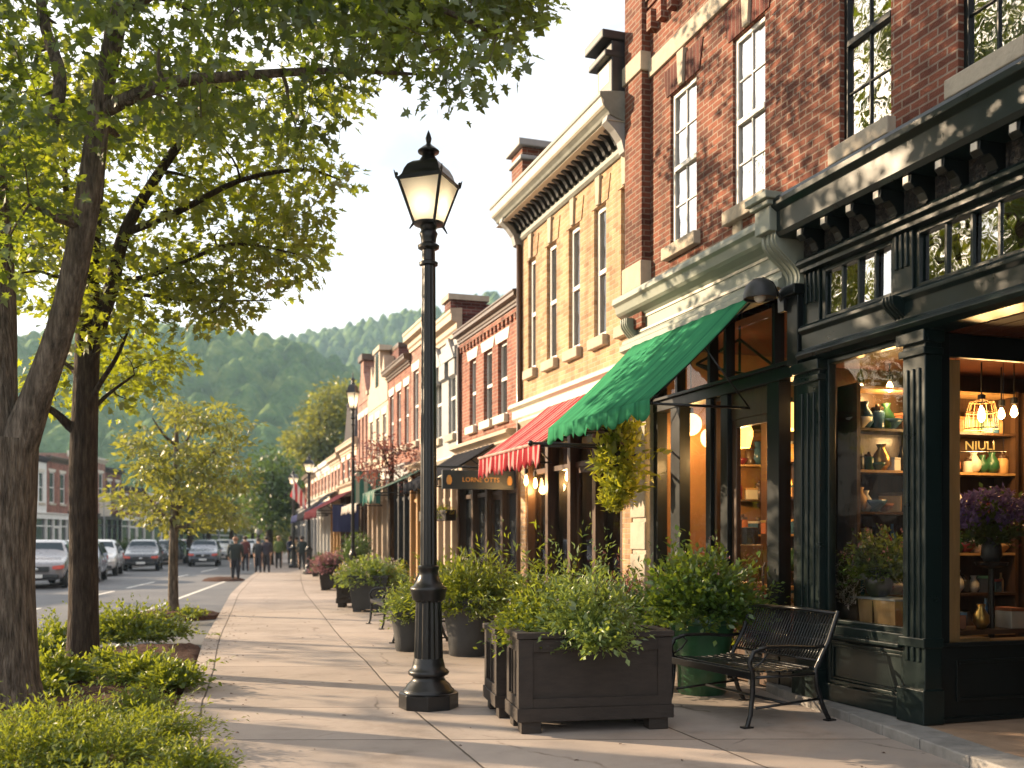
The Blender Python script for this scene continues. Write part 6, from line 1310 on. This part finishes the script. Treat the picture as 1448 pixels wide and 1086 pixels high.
# ================================================================== PEOPLE
def person(label,loc,rz,H,jacket,trouser,hair,skin=(.45,.27,.18),stride=.16,lean=0.0,arm=.0,bulk=1.0):
    t=thing('person',label,'person',loc,rz,'people walking on the sidewalk'); s=H/1.75
    vs=[];rad=[];ed=[]
    def v(x,y,z,r): vs.append((x*s*1.0,y*s,z*s)); rad.append(r*s); return len(vs)-1
    L=lambda z:-lean*max(0,z-.95)     # forward is -y
    pel=v(0,0,.95,.15*bulk); sp1=v(0,L(1.12),1.12,.15*bulk); ch=v(0,L(1.32),1.32,.165*bulk); nk=v(0,L(1.48)-.01,1.48,.06); hd=v(0,L(1.58)-.03,1.57,.085); hd2=v(0,L(1.66)-.03,1.66,.095); tp=v(0,L(1.73)-.02,1.715,.06); nose=v(0,L(1.6)-.14,1.61,.018)
    ed+=[(pel,sp1),(sp1,ch),(ch,nk),(nk,hd),(hd,hd2),(hd2,tp),(hd,nose)]
    for q in (-1,1):
        f=q*stride
        h=v(q*.1,0,.9,.115*bulk); kn=v(q*.11,-f*.7-.02,.5,.084*bulk); an=v(q*.11,-f+.03,.09,.06); to=v(q*.12,-f-.14,.04,.04); ed+=[(pel,h),(h,kn),(kn,an),(an,to)]
        sh=v(q*.175*bulk,L(1.4),1.4,.078*bulk); el=v(q*.215*bulk,L(1.13)+f*.4+.03-arm*.1,1.13,.052); wr=v(q*.205*bulk,L(.9)+f*.8-.08-arm*.22,.9+arm*.15,.034); pm=v(q*.2*bulk,L(.85)+f*.85-.1-arm*.25,.84+arm*.16,.03); ed+=[(ch,sh),(sh,el),(el,wr),(wr,pm)]
        for k in range(4):
            a=v(q*.2*bulk,L(.8)+f*.85-.13+.022*k-arm*.27,.785+arm*.17,.0095); c=v(q*.192*bulk,L(.8)+f*.85-.14+.02*k-arm*.29,.735+.01*abs(k-1.5)+arm*.17,.008); ed+=[(pm,a),(a,c)]
        a=v(q*.185*bulk,L(.85)+f*.85-.15-arm*.27,.8+arm*.17,.01); c=v(q*.18*bulk,L(.8)+f*.85-.17-arm*.27,.77+arm*.17,.009); ed+=[(pm,a),(a,c)]
    me=bpy.data.meshes.new('body'); me.from_pydata(vs,ed,[])
    o=bpy.data.objects.new('body',me); C.objects.link(o); o.modifiers.new('skin','SKIN'); m=o.modifiers.new('round','SUBSURF'); m.levels=m.render_levels=1
    sv=me.skin_vertices[0].data
    for i,r in enumerate(rad): sv[i].radius=(r,r); sv[i].use_root=(i==0)
    dg=bpy.context.evaluated_depsgraph_get(); dg.update(); nm=bpy.data.meshes.new_from_object(o.evaluated_get(dg)); bpy.data.objects.remove(o)
    nm.materials.clear()
    for n_,c_ in (('skin',skin),('jacket',jacket),('trousers',trouser),('shoes',(.02,.018,.016))): nm.materials.append(P('%s_cloth_%d'%(n_,len(MATS)),c_,.8,0,.2,8,.2))
    for p in nm.polygons:
        z=p.center.z/s; x=abs(p.center.x)/s; hand=(x>.15*bulk and z<.93+arm*.15)
        p.material_index= 0 if (z>1.49 or hand) else (3 if z<.1 else (2 if z<.9 else 1)); p.use_smooth=True
    r=bpy.data.objects.new('body',nm); C.objects.link(r); r.parent=t
    b=MB(); b.sm=True; b.ball((0,(L(1.66)-.01)*s,1.685*s),.115*s,12,8,1,1.08,.9); b.v=[(x,y,z) if (y>-.06*s+L(1.66)*s or z>1.7*s) else (x*.8,y*.55,max(z,1.69*s)) for x,y,z in b.v]; b.build('hair',P('hair_%d'%len(MATS),hair,.7,0,.2,20,.2),t,smooth=180)
    return t
fw=math.atan2(.2,.97)
def away(p): return R(180)-.1
ppl=[(333,819,1.66,(.015,.022,.02),(.02,.022,.03),(.25,.13,.08),'walker in a dark green jacket and navy trousers with back to us, nearest of all',.06,0,1.36,0),
 (347,808,1.72,(.09,.02,.02),(.02,.02,.03),(.05,.03,.02),'person in a maroon jacket half hidden behind the dark jacketed walker',.14,0,1.0,0),
 (365,810,1.62,(.02,.025,.03),(.02,.02,.03),(.05,.04,.03),'stooping person in black on the left of the pair by the plain post',.1,.35,1.15,.5),
 (377,810,1.7,(.025,.02,.03),(.02,.02,.025),(.03,.02,.015),'stooping person in dark plum clothes on the right of the pair',.1,.3,1.15,.5),
 (394,804,1.74,(.09,.13,.03),(.02,.02,.02),(.3,.2,.12),'person in an olive green top and black trousers walking alone',.12,0,1.05,0),
 (411,798,1.74,(.02,.035,.1),(.02,.02,.035),(.1,.05,.03),'person in a dark blue top farthest along the walk',.2,0,1.0,0),
 (419,800,1.7,(.35,.2,.08),(.04,.03,.03),(.05,.03,.02),'person in an orange brown top just right of the blue one',.15,0,1.0,0),
 (427,806,1.72,(.02,.03,.03),(.02,.02,.02),(.03,.02,.02),'person in black just left of the flagged lamp post',.1,0,1.1,0),
 (447,806,1.72,(.14,.06,.1),(.03,.03,.04),(.05,.03,.02),'person in a dull purple top just right of the flagged lamp post',.12,0,1.05,0)]
for px,py,H,j,tr,hr,lb,sd,ln,bk,am in ppl:
    p=gp(px,py); 
    if px<350: p.z=.0
    person(lb,p,away(p),H,j,tr,hr,stride=sd,lean=ln,bulk=bk,arm=am)
# ================================================================== HAZE
if HAZE>0:
    b=MB(); b.box(-520,760,-60,1150,-3,175); hz=b.build('haze',None); hz.data.materials.clear()
    m=bpy.data.materials.new('haze_air'); m.use_nodes=True; nt=m.node_tree; nt.nodes.clear()
    v=N(nt,'ShaderNodeVolumePrincipled'); v.inputs['Color'].default_value=(.5,.74,1,1); v.inputs['Density'].default_value=HAZE; v.inputs['Anisotropy'].default_value=.25
    o=N(nt,'ShaderNodeOutputMaterial'); nt.links.new(v.outputs[0],o.inputs['Volume']); hz.data.materials.append(m); tag(hz,kind='stuff')
# ================================================================== LIGHT, SKY, CAMERA
SD=Vector((-.76,.65,0)).normalized(); EL=R(18.5)
sun_dir=Vector((SD.x*math.cos(EL),SD.y*math.cos(EL),math.sin(EL)))
sl=bpy.data.lights.new('sun','SUN'); sl.energy=5.0; sl.angle=R(.55); sl.color=(1,.76,.5)
so=bpy.data.objects.new('sun',sl); C.objects.link(so); so.rotation_euler=sun_dir.to_track_quat('Z','Y').to_euler()
w=bpy.data.worlds.new("World"); bpy.context.scene.world=w; w.use_nodes=True; nt=w.node_tree; bg=nt.nodes['Background']
sky=N(nt,'ShaderNodeTexSky',sky_type='NISHITA'); sky.sun_disc=False; sky.sun_elevation=EL; sky.sun_rotation=math.atan2(SD.x,SD.y); sky.dust_density=2.2; sky.air_density=1.1; sky.ozone_density=1.0
tc=N(nt,'ShaderNodeTexCoord'); sp=N(nt,'ShaderNodeSeparateXYZ'); nt.links.new(tc.outputs['Generated'],sp.inputs[0])
# thin bright evening cloud, drawn on a flat layer overhead
dv=N(nt,'ShaderNodeMath',operation='ADD'); dv.inputs[1].default_value=.18; nt.links.new(sp.outputs[2],dv.inputs[0])
dx=N(nt,'ShaderNodeMath',operation='DIVIDE'); dy=N(nt,'ShaderNodeMath',operation='DIVIDE')
nt.links.new(sp.outputs[0],dx.inputs[0]); nt.links.new(dv.outputs[0],dx.inputs[1]); nt.links.new(sp.outputs[1],dy.inputs[0]); nt.links.new(dv.outputs[0],dy.inputs[1])
cb=N(nt,'ShaderNodeCombineXYZ'); nt.links.new(dx.outputs[0],cb.inputs[0]); nt.links.new(dy.outputs[0],cb.inputs[1])
cn=N(nt,'ShaderNodeTexNoise'); cn.inputs['Scale'].default_value=1.1; cn.inputs['Detail'].default_value=7; cn.inputs['Roughness'].default_value=.6; nt.links.new(cb.outputs[0],cn.inputs['Vector'])
cr=N(nt,'ShaderNodeMapRange'); cr.inputs['From Min'].default_value=.36; cr.inputs['From Max'].default_value=.62; cr.inputs['To Min'].default_value=.22; cr.inputs['To Max'].default_value=.97; nt.links.new(cn.outputs[0],cr.inputs['Value'])
mx=N(nt,'ShaderNodeMix',data_type='RGBA'); nt.links.new(cr.outputs[0],mx.inputs[0]); nt.links.new(sky.outputs[0],mx.inputs[6]); mx.inputs[7].default_value=(CLOUD[0],CLOUD[1],CLOUD[2],1)
nt.links.new(mx.outputs[2],bg.inputs['Color']); bg.inputs['Strength'].default_value=SKYS
cam=bpy.data.cameras.new('camera'); co=bpy.data.objects.new('camera',cam); C.objects.link(co)
co.location=(0,0,EYE); co.rotation_euler=(R(90),0,-TH); cam.sensor_width=36; cam.lens=FPX/1448*36; cam.shift_y=(HY-543)/1448
cam.clip_end=6000; cam.clip_start=.05; cam.dof.use_dof=True; cam.dof.focus_distance=9.6; cam.dof.aperture_fstop=1.5
S=bpy.context.scene; S.camera=co
S.view_settings.view_transform='Standard'; S.view_settings.look='None'; S.view_settings.gamma=1; S.view_settings.exposure=EXPO
S.cycles.max_bounces=7; S.cycles.transparent_max_bounces=16; S.cycles.diffuse_bounces=3; S.cycles.glossy_bounces=3; S.cycles.transmission_bounces=4; S.cycles.volume_bounces=0
S.cycles.caustics_reflective=False; S.cycles.caustics_refractive=False; S.cycles.sample_clamp_indirect=4; S.cycles.use_denoising=True
